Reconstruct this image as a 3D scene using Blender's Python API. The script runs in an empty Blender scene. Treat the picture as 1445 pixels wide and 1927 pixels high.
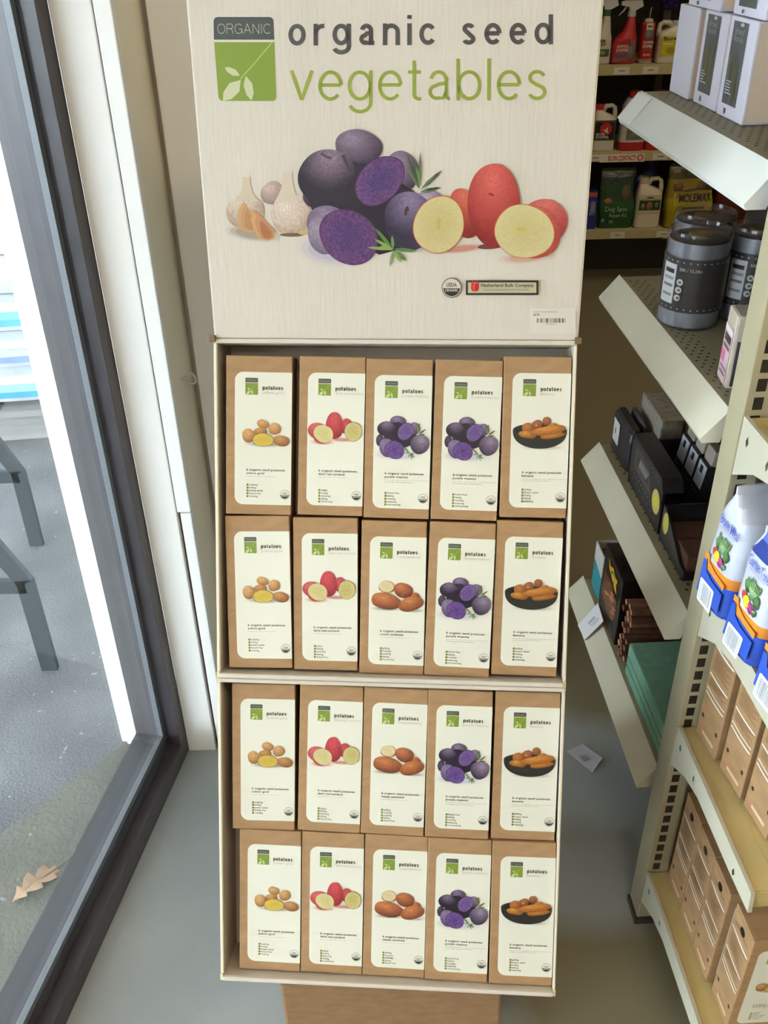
import bpy, bmesh, math, random
from mathutils import Vector, Matrix
import numpy as np

# ------------------------------------------------------------------ scene
sc = bpy.context.scene
col = sc.collection
random.seed(7)

# ---- camera (solved from the vanishing points of the shelving and window)
F_PX, CX, CY, CAM_H = 1746.0, 722.5, 963.5, 1.40
_d = np.array([785 - CX, 3680 - CY, F_PX]); _d /= np.linalg.norm(_d)
_Z = -_d; _ax = np.array([0, 0, 1.0]); _Y = _ax - _ax.dot(_Z) * _Z; _Y /= np.linalg.norm(_Y); _X = np.cross(_Y, _Z)
W2 = np.array([_X, _Y, _Z])                       # image camera axes (x right, y down, z forward) -> world
cam_d = bpy.data.cameras.new('camera'); cam = bpy.data.objects.new('camera', cam_d); col.objects.link(cam)
cam_d.sensor_fit = 'VERTICAL'; cam_d.sensor_height = 36.0
cam_d.lens = F_PX / 1927.0 * 36.0
cam_d.clip_start = 0.02
R = W2 @ np.diag([1, -1, -1])
M4 = Matrix([list(R[i]) + [0] for i in range(3)] + [[0, 0, 0, 1]])
M4[0][3], M4[1][3], M4[2][3] = 0, 0, CAM_H
cam.matrix_world = M4
sc.camera = cam

# ---- look
sc.view_settings.view_transform = 'Standard'
sc.view_settings.look = 'None'
sc.view_settings.exposure = -0.17
sc.view_settings.gamma = 1.0
sc.view_settings.use_curve_mapping = False

# ---- daylight: an even overcast sky
wd = bpy.data.worlds.new('overcast_sky'); sc.world = wd; wd.use_nodes = True
bg = wd.node_tree.nodes['Background']
bg.inputs[0].default_value = (0.86, 0.93, 1.0, 1); bg.inputs[1].default_value = 24.0

# ---- the shop's ceiling lamps
def area(name, loc, size, power, colr, rot=(0, 0, 0)):
    l = bpy.data.lights.new(name, 'AREA'); l.shape = 'RECTANGLE'; l.size, l.size_y = size
    l.energy = power; l.color = colr
    o = bpy.data.objects.new(name, l); o.location = loc; o.rotation_euler = rot; col.objects.link(o)
    return o
WARM = (1.0, 0.81, 0.57)
area('ceiling_lamp', (0.75, -0.55, 2.82), (1.3, 0.35), 26, WARM)
area('ceiling_lamp', (2.4, 0.4, 2.82), (1.3, 0.35), 30, WARM)
area('ceiling_lamp', (-0.2, -2.0, 2.82), (1.3, 0.35), 22, WARM)
area('ceiling_lamp', (1.6, 3.2, 2.82), (0.35, 1.3), 12, WARM)

# ------------------------------------------------------------------ helpers
def px_ray(x, y):
    return Vector(W2 @ np.array([x - CX, y - CY, F_PX]))
def on_z(x, y, z=0.0):
    v = px_ray(x, y); return Vector((0, 0, CAM_H)) + v * ((z - CAM_H) / v.z)
def lin(c):
    c = c / 255.0
    return c / 12.92 if c <= 0.04045 else ((c + 0.055) / 1.055) ** 2.4
def rgb(r, g=None, b=None):
    if g is None:
        r, g, b = r
    return (lin(r), lin(g), lin(b), 1.0)
def mixc(a, b, t):
    t = max(0.0, min(1.0, t)); return tuple(a[i] * (1 - t) + b[i] * t for i in range(3))
def tint(c, f):
    return tuple(max(0, min(255, x * f)) for x in c)

def material(name, base=None, rough=0.5, metal=0.0, var=0.0, vscale=20.0, stretch=(1, 1, 1), bump=0.0, bscale=200.0, coat=0.0, spec=0.5, extra=None):
    m = bpy.data.materials.new(name); m.use_nodes = True
    nt = m.node_tree; b = nt.nodes['Principled BSDF']
    b.inputs['Roughness'].default_value = rough; b.inputs['Metallic'].default_value = metal
    b.inputs['Specular IOR Level'].default_value = spec
    if coat:
        b.inputs['Coat Weight'].default_value = coat; b.inputs['Coat Roughness'].default_value = 0.15
    if base is None:
        a = nt.nodes.new('ShaderNodeAttribute'); a.attribute_name = 'Col'; src = a.outputs['Color']
    else:
        a = nt.nodes.new('ShaderNodeRGB'); a.outputs[0].default_value = rgb(base); src = a.outputs[0]
    tc = nt.nodes.new('ShaderNodeTexCoord'); mp = nt.nodes.new('ShaderNodeMapping')
    mp.inputs['Scale'].default_value = stretch; nt.links.new(tc.outputs['Object'], mp.inputs['Vector'])
    if var > 0:
        n = nt.nodes.new('ShaderNodeTexNoise'); n.inputs['Scale'].default_value = vscale; n.inputs['Detail'].default_value = 6
        nt.links.new(mp.outputs[0], n.inputs['Vector'])
        mr = nt.nodes.new('ShaderNodeMapRange'); mr.inputs[1].default_value = 0.3; mr.inputs[2].default_value = 0.7
        mr.inputs[3].default_value = 1 - var; mr.inputs[4].default_value = 1 + var
        nt.links.new(n.outputs['Fac'], mr.inputs[0])
        mx = nt.nodes.new('ShaderNodeMix'); mx.data_type = 'RGBA'; mx.blend_type = 'MULTIPLY'; mx.inputs[0].default_value = 1.0
        nt.links.new(src, mx.inputs[6]); nt.links.new(mr.outputs[0], mx.inputs[7]); src = mx.outputs[2]
    if extra:
        src = extra(nt, mp, src)
    nt.links.new(src, b.inputs['Base Color'])
    if bump > 0:
        n2 = nt.nodes.new('ShaderNodeTexNoise'); n2.inputs['Scale'].default_value = bscale; n2.inputs['Detail'].default_value = 5
        nt.links.new(mp.outputs[0], n2.inputs['Vector'])
        bp = nt.nodes.new('ShaderNodeBump'); bp.inputs['Strength'].default_value = bump; bp.inputs['Distance'].default_value = 0.004
        nt.links.new(n2.outputs['Fac'], bp.inputs['Height']); nt.links.new(bp.outputs[0], b.inputs['Normal'])
    return m

def speckle(c2, scale, thr, soft=0.04, amount=1.0):
    def f(nt, mp, src):
        n = nt.nodes.new('ShaderNodeTexNoise'); n.inputs['Scale'].default_value = scale; n.inputs['Detail'].default_value = 3
        nt.links.new(mp.outputs[0], n.inputs['Vector'])
        mr = nt.nodes.new('ShaderNodeMapRange'); mr.inputs[1].default_value = thr; mr.inputs[2].default_value = thr + soft
        mr.inputs[4].default_value = amount
        nt.links.new(n.outputs['Fac'], mr.inputs[0])
        mx = nt.nodes.new('ShaderNodeMix'); mx.data_type = 'RGBA'; mx.inputs[7].default_value = rgb(c2)
        nt.links.new(mr.outputs[0], mx.inputs[0]); nt.links.new(src, mx.inputs[6]); return mx.outputs[2]
    return f

def glass_mat(name, tintc=(0.93, 0.97, 0.98), ior=1.45, haze=0.0):
    m = bpy.data.materials.new(name); m.use_nodes = True; nt = m.node_tree; nt.nodes.clear()
    out = nt.nodes.new('ShaderNodeOutputMaterial'); mx = nt.nodes.new('ShaderNodeMixShader')
    t = nt.nodes.new('ShaderNodeBsdfTransparent'); t.inputs[0].default_value = (*tintc, 1)
    g = nt.nodes.new('ShaderNodeBsdfGlossy'); g.inputs['Roughness'].default_value = 0.02
    lw = nt.nodes.new('ShaderNodeLayerWeight'); pw = nt.nodes.new('ShaderNodeMath'); pw.operation = 'POWER'; pw.inputs[1].default_value = 5.0
    f = nt.nodes.new('ShaderNodeMath'); f.operation = 'MULTIPLY_ADD'; f.inputs[1].default_value = 0.95; f.inputs[2].default_value = ((ior - 1) / (ior + 1)) ** 2
    nt.links.new(lw.outputs['Facing'], pw.inputs[0]); nt.links.new(pw.outputs[0], f.inputs[0])
    nt.links.new(f.outputs[0], mx.inputs[0]); nt.links.new(t.outputs[0], mx.inputs[1]); nt.links.new(g.outputs[0], mx.inputs[2])
    last = mx.outputs[0]
    if haze:
        d = nt.nodes.new('ShaderNodeBsdfDiffuse'); d.inputs[0].default_value = (0.8, 0.82, 0.85, 1)
        m2 = nt.nodes.new('ShaderNodeMixShader'); m2.inputs[0].default_value = haze
        nt.links.new(last, m2.inputs[1]); nt.links.new(d.outputs[0], m2.inputs[2]); last = m2.outputs[0]
    nt.links.new(last, out.inputs[0]); return m

PRINT = material('printed_paper', None, 0.42, spec=0.35)
GLOSSPRINT = material('glossy_print', None, 0.28, spec=0.5)
BOARD = material('white_corrugated_board', None, 0.55, spec=0.3, var=0.025, vscale=6, bump=0.12, bscale=90, stretch=(2.5, 1, 0.02))
KRAFT = material('kraft_board', None, 0.7, spec=0.25, var=0.12, vscale=38, stretch=(1, 1, 2.4), extra=speckle((120, 92, 62), 260, 0.66, 0.05, 0.6))
STEEL = material('cream_enamelled_steel', None, 0.42, spec=0.45, var=0.05, vscale=9, bump=0.05, bscale=120)
PLAST = material('moulded_plastic', None, 0.35, spec=0.5)
FOIL = material('glossy_film', None, 0.22, spec=0.6, var=0.1, vscale=25, bump=0.5, bscale=30)
WHITEPAINT = material('white_paint', (243, 243, 240), 0.5, var=0.035, vscale=5, stretch=(1, 1, 0.2), bump=0.1, bscale=60)
BLACKFRAME = material('dark_bronze_aluminium', (48, 46, 50), 0.38, spec=0.5, var=0.08, vscale=40)

class MB:
    """collects polygons with colours and builds ONE mesh object"""
    def __init__(s):
        s.V = []; s.F = []; s.C = []; s.M = []; s.S = []
    def add(s, verts, faces, c=(200, 200, 200), mat=0, smooth=False):
        o = len(s.V); s.V += [tuple(v) for v in verts]
        if isinstance(c, list):
            s.C += [rgb(x) for x in c]
        else:
            s.C += [rgb(c)] * len(verts)
        for f in faces:
            s.F.append(tuple(i + o for i in f)); s.M.append(mat); s.S.append(smooth)
        return s
    def box(s, a, b, c=(200, 200, 200), bev=0.0, mat=0, xf=None):
        a = Vector(a); b = Vector(b)
        bm = bmesh.new(); bmesh.ops.create_cube(bm, size=1)
        for v in bm.verts:
            v.co = Vector(((v.co[i] + 0.5) * (b[i] - a[i]) + a[i]) for i in range(3))
        if bev > 0:
            bmesh.ops.bevel(bm, geom=bm.edges[:], offset=bev, segments=2, profile=0.6, affect='EDGES')
        bm.verts.index_update()
        vs = [v.co.copy() for v in bm.verts]
        if xf is not None:
            vs = [xf @ v for v in vs]
        s.add(vs, [[v.index for v in f.verts] for f in bm.faces], c, mat); bm.free(); return s
    def prism(s, poly, a, b, axis=0, c=(200, 200, 200), mat=0):
        """polygon in the two other axes, extruded along axis from a to b"""
        def p3(q, t):
            l = [q[0], q[1]]; l.insert(axis, t); return tuple(l)
        n = len(poly)
        vs = [p3(q, a) for q in poly] + [p3(q, b) for q in poly]
        fs = [list(range(n))[::-1], list(range(n, 2 * n))] + [[i, (i + 1) % n, n + (i + 1) % n, n + i] for i in range(n)]
        return s.add(vs, fs, c, mat)
    def tube(s, path, r, c=(200, 200, 200), seg=10, closed=False, mat=0):
        path = [Vector(p) for p in path]; n = len(path); vs = []; fs = []
        rr = r if isinstance(r, (list, tuple)) else [r] * n
        up = None
        for i, p in enumerate(path):
            if closed:
                t = (path[(i + 1) % n] - path[i - 1]).normalized()
            else:
                t = (path[min(i + 1, n - 1)] - path[max(i - 1, 0)]).normalized()
            if up is None:
                up = t.orthogonal().normalized()
            up = (up - t * up.dot(t))
            up = up.normalized() if up.length > 1e-6 else t.orthogonal().normalized()
            w = t.cross(up)
            for k in range(seg):
                a = 2 * math.pi * k / seg
                vs.append(p + (up * math.cos(a) + w * math.sin(a)) * rr[i])
        m = n if closed else n - 1
        for i in range(m):
            for k in range(seg):
                j = (i + 1) % n
                fs.append([i * seg + k, i * seg + (k + 1) % seg, j * seg + (k + 1) % seg, j * seg + k])
        if not closed:
            fs.append(list(range(seg))[::-1]); fs.append([(n - 1) * seg + k for k in range(seg)])
        return s.add(vs, fs, c, mat, True)
    def loft(s, secs, c=(200, 200, 200), n=28, p=4.0, mat=0, cap=True, smooth=True):
        """secs: (z, hx, hy, cx, cy) superellipse rings; c a colour or one colour per ring interval"""
        rings = []
        for z, hx, hy, cx, cy in secs:
            ring = []
            for k in range(n):
                a = 2 * math.pi * (k + 0.5) / n; ca, sa = math.cos(a), math.sin(a)
                rr = (abs(ca) ** p + abs(sa) ** p) ** (-1.0 / p)
                ring.append((cx + hx * rr * ca, cy + hy * rr * sa, z))
            rings.append(ring)
        for i in range(len(rings) - 1):
            cc = c[i] if isinstance(c, list) else c
            s.add(rings[i] + rings[i + 1], [[k, (k + 1) % n, n + (k + 1) % n, n + k] for k in range(n)], cc, mat, smooth)
        if cap:
            s.add(rings[0], [list(range(n))[::-1]], c[0] if isinstance(c, list) else c, mat)
            s.add(rings[-1], [list(range(n))], c[-1] if isinstance(c, list) else c, mat)
        return s
    def lathe(s, prof, c=(200, 200, 200), n=32, cx=0, cy=0, mat=0):
        return s.loft([(z, max(r, 1e-4), max(r, 1e-4), cx, cy) for r, z in prof], c, n, 2.0, mat)
    def build(s, name, mats, parent=None, mw=None, gain=1.0):
        me = bpy.data.meshes.new(name); me.from_pydata(s.V, [], s.F)
        if not isinstance(mats, (list, tuple)):
            mats = [mats]
        for m in mats:
            me.materials.append(m)
        at = me.color_attributes.new('Col', 'FLOAT_COLOR', 'POINT')
        at.data.foreach_set('color', [x * (gain if i < 3 else 1) for c in s.C for i, x in enumerate(c)])
        me.polygons.foreach_set('material_index', s.M); me.polygons.foreach_set('use_smooth', s.S)
        me.update()
        o = bpy.data.objects.new(name, me); col.objects.link(o)
        if parent is not None:
            o.parent = parent
        if mw is not None:
            o.matrix_basis = mw
        return o

def tag(o, label=None, cat=None, group=None, kind=None):
    if label: o['label'] = label
    if cat: o['category'] = cat
    if group: o['group'] = group
    if kind: o['kind'] = kind
    return o
def thing(name, label, cat, loc=(0, 0, 0), rz=0.0, group=None, mat=None):
    o = bpy.data.objects.new(name, None); col.objects.link(o); o.empty_display_size = 0.05
    if mat is not None:
        o.matrix_basis = mat
    else:
        o.location = loc; o.rotation_euler = (0, 0, rz)
    return tag(o, label, cat, group)
def copy_tree(o, parent=None):
    c = o.copy(); col.objects.link(c)
    if parent is not None:
        c.parent = parent
    for ch in list(o.children):
        copy_tree(ch, c)
    return c

# ---- flat printing: pictures and lettering printed on packaging
_tc = {}
def text_geo(t, weight=0.0, space=1.0, res=3, shear=0.0):
    k = (t, weight, space, res, shear)
    if k not in _tc:
        cu = bpy.data.curves.new('t', 'FONT'); cu.body = t; cu.size = 1.0; cu.offset = weight; cu.space_character = space
        cu.resolution_u = res; cu.fill_mode = 'FRONT'; cu.shear = shear
        o = bpy.data.objects.new('t', cu); col.objects.link(o); bpy.context.view_layer.update()
        me = o.evaluated_get(bpy.context.evaluated_depsgraph_get()).to_mesh()
        vs = [(v.co.x, v.co.y) for v in me.vertices]; fs = [list(p.vertices) for p in me.polygons]
        bpy.data.objects.remove(o); bpy.data.curves.remove(cu)
        xs = [v[0] for v in vs] or [0, 1]; ys = [v[1] for v in vs] or [0, 1]
        _tc[k] = (vs, fs, min(xs), max(xs), min(ys), max(ys))
    return _tc[k]

class Pic:
    """draws onto a plane: fn(x, y, lift) -> 3D; picture coordinates have y pointing DOWN"""
    def __init__(s, mb, fn, mat=0, step=2.2e-5):
        s.mb, s.fn, s.mat, s.step, s.k = mb, fn, mat, step, 2; s.fine = 1.0
    def lift(s, k=None):
        if k is None:
            s.k += 1; k = s.k
        return k * s.step
    def poly(s, pts, c, k=None):
        h = s.lift(k); s.mb.add([s.fn(x, y, h) for x, y in pts], [list(range(len(pts)))], c, s.mat)
    def rect(s, x0, y0, x1, y1, c, k=None):
        s.poly([(x0, y0), (x1, y0), (x1, y1), (x0, y1)], c, k)
    def rrect(s, x0, y0, x1, y1, r, c, k=None, corners=(1, 1, 1, 1)):
        """corners: tl, tr, br, bl"""
        rx, ry = r if isinstance(r, tuple) else (r, r)
        pts = []
        for (cx, cy, a0, on, qx, qy) in ((x0 + rx, y0 + ry, 180, corners[0], x0, y0), (x1 - rx, y0 + ry, 270, corners[1], x1, y0),
                                         (x1 - rx, y1 - ry, 0, corners[2], x1, y1), (x0 + rx, y1 - ry, 90, corners[3], x0, y1)):
            if on:
                for i in range(9):
                    a = math.radians(a0 + 90 * i / 8); pts.append((cx + rx * math.cos(a), cy + ry * math.sin(a)))
            else:
                pts.append((qx, qy))
        s.poly(pts, c, k)
        return pts
    def ell(s, cx, cy, rx, ry, c, rot=0.0, k=None, n=28, a0=0, a1=360):
        r = math.radians(rot); pts = []
        m = n if a1 - a0 >= 360 else n + 1
        for i in range(m):
            a = math.radians(a0 + (a1 - a0) * i / n); x, y = rx * math.cos(a), ry * math.sin(a)
            pts.append((cx + x * math.cos(r) - y * math.sin(r), cy + x * math.sin(r) + y * math.cos(r)))
        s.poly(pts, c, k)
    def blob(s, cx, cy, rx, ry, light, dark, rot=0.0, hl=(-0.25, -0.45), seed=0, wob=0.05, mott=0.08, n=26, rings=6, rim=None, gain=1.0):
        """a vegetable as printed: lit from above, mottled skin, slightly uneven outline"""
        rnd = random.Random(seed * 7919 + int(cx * 13 + cy * 7)); h = s.lift()
        n = int(n * s.fine); rings = int(rings * s.fine * 1.2) if s.fine > 1 else rings
        ph = [rnd.uniform(0, 6.28) for _ in range(4)]
        r = math.radians(rot); cr, sr = math.cos(r), math.sin(r)
        vs = []; cs = []; fs = []
        hx, hy = hl[0] * cr + hl[1] * sr, -hl[0] * sr + hl[1] * cr
        def colr(u, v, e):
            d = math.hypot(u - hx, v - hy) / 1.45
            c = mixc(light, dark, (d ** 1.25) * gain)
            f = 1 + rnd.uniform(-mott, mott)
            c = tint(c, f)
            if rim and e:
                c = rim
            return c
        vs.append(s.fn(cx, cy, h)); cs.append(colr(0, 0, 0))
        for j in range(1, rings + 1):
            q = j / rings
            for i in range(n):
                a = 2 * math.pi * i / n
                w = 1 + wob * (math.sin(2 * a + ph[0]) * 0.6 + math.sin(3 * a + ph[1]) * 0.5 + math.sin(5 * a + ph[2]) * 0.2)
                u, v = q * w * math.cos(a), q * w * math.sin(a); x, y = rx * u, ry * v
                vs.append(s.fn(cx + x * cr - y * sr, cy + x * sr + y * cr, h)); cs.append(colr(u, v, j == rings))
        for i in range(n):
            fs.append([0, 1 + i, 1 + (i + 1) % n])
        for j in range(rings - 1):
            for i in range(n):
                a, b = 1 + j * n + i, 1 + j * n + (i + 1) % n
                fs.append([a, b, b + n, a + n])
        s.mb.add(vs, fs, cs, s.mat)
    def cut(s, cx, cy, rx, ry, flesh, edge, rim, rot=0.0, seed=0, th=0.06, mott=0.04, n=28, rings=6):
        s.blob(cx, cy, rx * (1 + th), ry * (1 + th), rim, rim, rot, seed=seed, wob=0.03, mott=0.05, n=n, rings=2)
        s.blob(cx, cy, rx, ry, flesh, edge, rot, hl=(0, 0), seed=seed, wob=0.03, mott=mott, n=n, rings=rings)
    def shade(s, cx, cy, rx, ry, c, paper, rot=0.0):
        for q in (1.0, 0.82, 0.62):
            s.ell(cx, cy, rx * q, ry * q, mixc(c, paper, (q - 0.5) * 1.7), rot)
    def leaf(s, x0, y0, x1, y1, w, c):
        dx, dy = x1 - x0, y1 - y0; L = math.hypot(dx, dy) or 1; nx, ny = -dy / L * w, dx / L * w
        s.poly([(x0, y0), (x0 + dx * .35 + nx, y0 + dy * .35 + ny), (x0 + dx * .75 + nx * .8, y0 + dy * .75 + ny * .8), (x1, y1),
                (x0 + dx * .75 - nx * .8, y0 + dy * .75 - ny * .8), (x0 + dx * .35 - nx, y0 + dy * .35 - ny)], c)
    def line(s, pts, w, c, k=None):
        h = s.lift(k); vs = []; fs = []
        for i, (x, y) in enumerate(pts):
            a = pts[max(i - 1, 0)]; b = pts[min(i + 1, len(pts) - 1)]
            dx, dy = b[0] - a[0], b[1] - a[1]; L = math.hypot(dx, dy) or 1
            nx, ny = -dy / L * w / 2, dx / L * w / 2
            vs += [s.fn(x + nx, y + ny, h), s.fn(x - nx, y - ny, h)]
        for i in range(len(pts) - 1):
            fs.append([2 * i, 2 * i + 1, 2 * i + 3, 2 * i + 2])
        s.mb.add(vs, fs, c, s.mat)
    def text(s, t, box, c, weight=0.0, space=1.0, k=None, res=3, shear=0.0, slope=0.0):
        """the lettering fills box = (x0, ytop, x1, ybottom)"""
        vs, fs, ax, bx, ay, by = text_geo(t, weight, space, res, shear); h = s.lift(k)
        x0, y0, x1, y1 = box; kx = (x1 - x0) / (bx - ax); ky = (y1 - y0) / (by - ay)
        s.mb.add([s.fn(x0 + (x - ax) * kx, y1 - (y - ay) * ky + slope * (x - ax) * kx, h) for x, y in vs], fs, c, s.mat)
    def text_at(s, t, x0, base, size, c, weight=0.0, space=1.0, k=None, res=2, aspect=1.0):
        vs, fs, ax, bx, ay, by = text_geo(t, weight, space, res); h = s.lift(k)
        s.mb.add([s.fn(x0 + (x - ax) * size * aspect, base - y * size, h) for x, y in vs], fs, c, s.mat)
    def barcode(s, x0, y0, x1, y1, c=(40, 38, 36), n=26, seed=1, k=None, skew=0.0):
        rnd = random.Random(seed); k = k or s.k + 1; s.k = max(s.k, k)
        w = [rnd.choice((1, 1, 2, 3)) for _ in range(2 * n)]; tot = sum(w); x = x0
        for i, q in enumerate(w):
            d = (x1 - x0) * q / tot
            if i % 2 == 0:
                s.rect(x, y0, x + d, y1, c, k)
            x += d

PAPER = (238, 234, 214)
# a plain grotesque alphabet drawn with strokes: x-height 1, ascender 1.38, descender -.42
def _arc(cx, cy, rx, ry, a0, a1, n=22):
    return [(cx + rx * math.cos(math.radians(a0 + (a1 - a0) * i / n)), cy + ry * math.sin(math.radians(a0 + (a1 - a0) * i / n))) for i in range(n + 1)]
def grotesque(ch, w):
    h = w / 2; R = .5 - h; rx = .43 - h
    if ch == 'o': return .86, [_arc(.43, .5, rx, R, 0, 360, 36)]
    if ch == 'c': return .78, [_arc(.42, .5, rx, R, 38, 322, 30)]
    if ch == 'e': return .84, [[(.42 - rx, .52), (.42 + rx, .52)] , _arc(.42, .5, rx, R, 3, 318, 34)]
    if ch == 'd': return .86, [_arc(.41, .5, rx, R, 0, 360, 36), [(.80, 0), (.80, 1.38)]]
    if ch == 'b': return .86, [_arc(.45, .5, rx, R, 0, 360, 36), [(.06, 0), (.06, 1.38)]]
    if ch == 'p': return .86, [_arc(.45, .5, rx, R, 0, 360, 36), [(.06, -.40), (.06, 1.0)]]
    if ch == 'g': return .86, [_arc(.41, .5, rx, R, 0, 360, 36), [(.80, 1.0), (.80, -.02)] + _arc(.42, -.04, .38, .38 - h, 0, -158, 18)]
    if ch == 'a': return .82, [_arc(.40, .66, .33 - h, .34 - h, 168, 0, 18)[:-1] + [(.73 - h, .62), (.73 - h, .20)] + _arc(.80, .16, .07 + h, .16 - h, 180, 268, 8),
                               [(.73 - h, .60), (.60, .565), (.40, .54)] + _arc(.34, .285, .30 - h, .27 - h, 96, 290, 20) + [(.56, .08), (.73 - h, .30)]]
    if ch == 'n': return .80, [[(.08, 0), (.08, 1.0)], [(.08, .55)] + _arc(.40, .60, .32, .40 - h, 160, 0, 18) + [(.72, 0)]]
    if ch == 'r': return .52, [[(.08, 0), (.08, 1.0)], [(.08, .50)] + _arc(.46, .55, .38, .45 - h, 170, 92, 12) + [(.52, 1.0 - h)]]
    if ch == 'i': return .16, [[(.08, 0), (.08, 1.0)], [(.08, 1.20), (.08, 1.38)]]
    if ch == 'l': return .16, [[(.08, 0), (.08, 1.38)]]
    if ch == 's': return .74, [_arc(.37, .74, .31 - h, .26 - h, 18, 215, 18) + [(.36, .51)] + _arc(.37, .265, .33 - h, .265 - h, 55, -162, 18)]
    if ch == 't': return .48, [[(.22, 1.32), (.22, .20)] + _arc(.38, .2, .16, .2 - h, 180, 275, 8) + [(.47, h)], [(.0, 1 - h), (.46, 1 - h)]]
    if ch == 'v': return .78, [[(.03, 1.0), (.39, h * .6)], [(.75, 1.0), (.39, h * .6)]]
    if ch == 'O': return 1.06, [_arc(.53, .69, .53 - h, .69 - h, 0, 360, 36)]
    if ch == 'R': return .92, [[(.06, 0), (.06, 1.38)], [(.06, 1.38 - h), (.52, 1.38 - h)] + _arc(.52, 1.02, .32, .36 - h, 90, -90, 14) + [(.06, .66 + h)], [(.52, .66 + h), (.70, .58), (.80, .40), (.84, 0)]]
    if ch == 'G': return 1.06, [_arc(.53, .69, .53 - h, .69 - h, 40, 345, 32), [(.58, .66), (1.02, .66)], [(1.0, .66), (1.0, 0)]]
    if ch == 'A': return .98, [[(.02, 0), (.48, 1.38)], [(.94, 0), (.48, 1.38)], [(.20, .48), (.76, .48)]]
    if ch == 'N': return .96, [[(.08, 0), (.08, 1.38)], [(.08, 1.34), (.86, .04)], [(.86, 0), (.86, 1.38)]]
    if ch == 'I': return .18, [[(.09, 0), (.09, 1.38)]]
    if ch == 'C': return 1.0, [_arc(.53, .69, .53 - h, .69 - h, 42, 318, 32)]
    return .46, []
def strokes(p, t, x0, base, x1, xh, c, w, gap=.22, q=None, slope=0.0):
    """lettering from x0 to x1 on a base line, xh = height of the small letters"""
    adv = 0; items = []
    for ch in t:
        a, ls = grotesque(ch, w); items.append((adv, ls)); adv += a + gap
    adv -= gap; kx = (x1 - x0) / adv
    q = q or (lambda x, y: (x, y))
    k = p.k + 1; p.k += 1
    fn0 = p.fn
    for off, ls in items:
        for ln in ls:
            h = p.lift(k); n = len(ln); vs = []; fs = []
            closed = n > 20 and math.hypot(ln[0][0] - ln[-1][0], ln[0][1] - ln[-1][1]) < 1e-6
            for i, (x, y) in enumerate(ln):
                a = ln[i - 1] if i > 0 else (ln[-2] if closed else ln[0]); b_ = ln[i + 1] if i < n - 1 else (ln[1] if closed else ln[-1])
                dx, dy = (b_[0] - a[0]) * kx, (b_[1] - a[1]) * xh; L = math.hypot(dx, dy) or 1
                nx, ny = -dy / L * w * xh / 2, dx / L * w * xh / 2
                for sgn in (1, -1):
                    X = x0 + (off + x) * kx + sgn * nx; Y = base - (y * xh + sgn * ny) + slope * (off + x) * kx
                    vs.append(fn0(*q(X, Y), h))
            for i in range(n - 1):
                fs.append([2 * i, 2 * i + 1, 2 * i + 3, 2 * i + 2])
            p.mb.add(vs, fs, c, p.mat)
def seal(p, cx, cy, r, paper=PAPER, ry=None):
    ry = ry or r
    p.ell(cx, cy, r, ry, (52, 52, 50)); p.ell(cx, cy, r * .93, ry * .93, paper)
    p.ell(cx, cy, r * .85, ry * .85, (52, 52, 50), a0=3, a1=177)
    p.text('USDA', (cx - .52 * r, cy - .50 * ry, cx + .52 * r, cy - .10 * ry), (52, 52, 50), 0.02)
    p.text('ORGANIC', (cx - .66 * r, cy + .10 * ry, cx + .66 * r, cy + .38 * ry), paper, 0.015)
def logo(p, q, dark=(76, 80, 78), green=(132, 152, 50), pale=(208, 205, 165)):
    """q(u, v): unit square -> picture coordinates; dark band above, green field with a sprig below"""
    def rr(u0, v0, u1, v1, r, c, cs):
        pts = []
        for (cx, cy, a0, on, qx, qy) in ((u0 + r, v0 + r * .72, 180, cs[0], u0, v0), (u1 - r, v0 + r * .72, 270, cs[1], u1, v0), (u1 - r, v1 - r * .72, 0, cs[2], u1, v1), (u0 + r, v1 - r * .72, 90, cs[3], u0, v1)):
            if on:
                pts += [(cx + r * math.cos(math.radians(a0 + 15 * i)), cy + r * .72 * math.sin(math.radians(a0 + 15 * i))) for i in range(7)]
            else:
                pts.append((qx, qy))
        p.poly([q(*t) for t in pts], c)
    rr(0, 0, 1, .27, .07, dark, (1, 1, 0, 0)); rr(0, .30, 1, 1, .07, green, (0, 0, 1, 1))
    strokes(p, 'ORGANIC', .06, .20, .95, .087, pale, .085, .16, q)
    p.line([q(.96, .305), q(.62, .58), q(.40, .74)], abs(q(.016, 0)[0] - q(0, 0)[0]), (190, 200, 120))
    def lf(u0, v0, u1, v1, w):
        a, b = q(u0, v0), q(u1, v1); p.leaf(a[0], a[1], b[0], b[1], abs(q(w, 0)[0] - q(0, 0)[0]), pale)
    lf(.40, .70, .15, .60, .055); lf(.41, .75, .07, 1.0, .11); lf(.50, .70, .57, .995, .075)
    return p

DISPLAY_YAW = math.radians(-4.3)
CARTON_W, CARTON_H, CARTON_D = 0.0818, 0.1968, 0.056

# ------------------------------------------------------------------ the room
def struct(o, label=None):
    o['kind'] = 'structure'
    if label: o['label'] = label
    return o
W0 = Vector((-0.4018, 1.3145, 0)); WIN_S = Vector((0.1741, 0.9847, 0)); WIN_N = Vector((0.9847, -0.1741, 0))
WIN_RZ = math.atan2(-0.1741, 0.9847)                 # local x = into the room, local y = along the wall away from the camera
def win_m(z=0.0):
    return Matrix.Translation(W0 + Vector((0, 0, z))) @ Matrix.Rotation(WIN_RZ, 4, 'Z')

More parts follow.
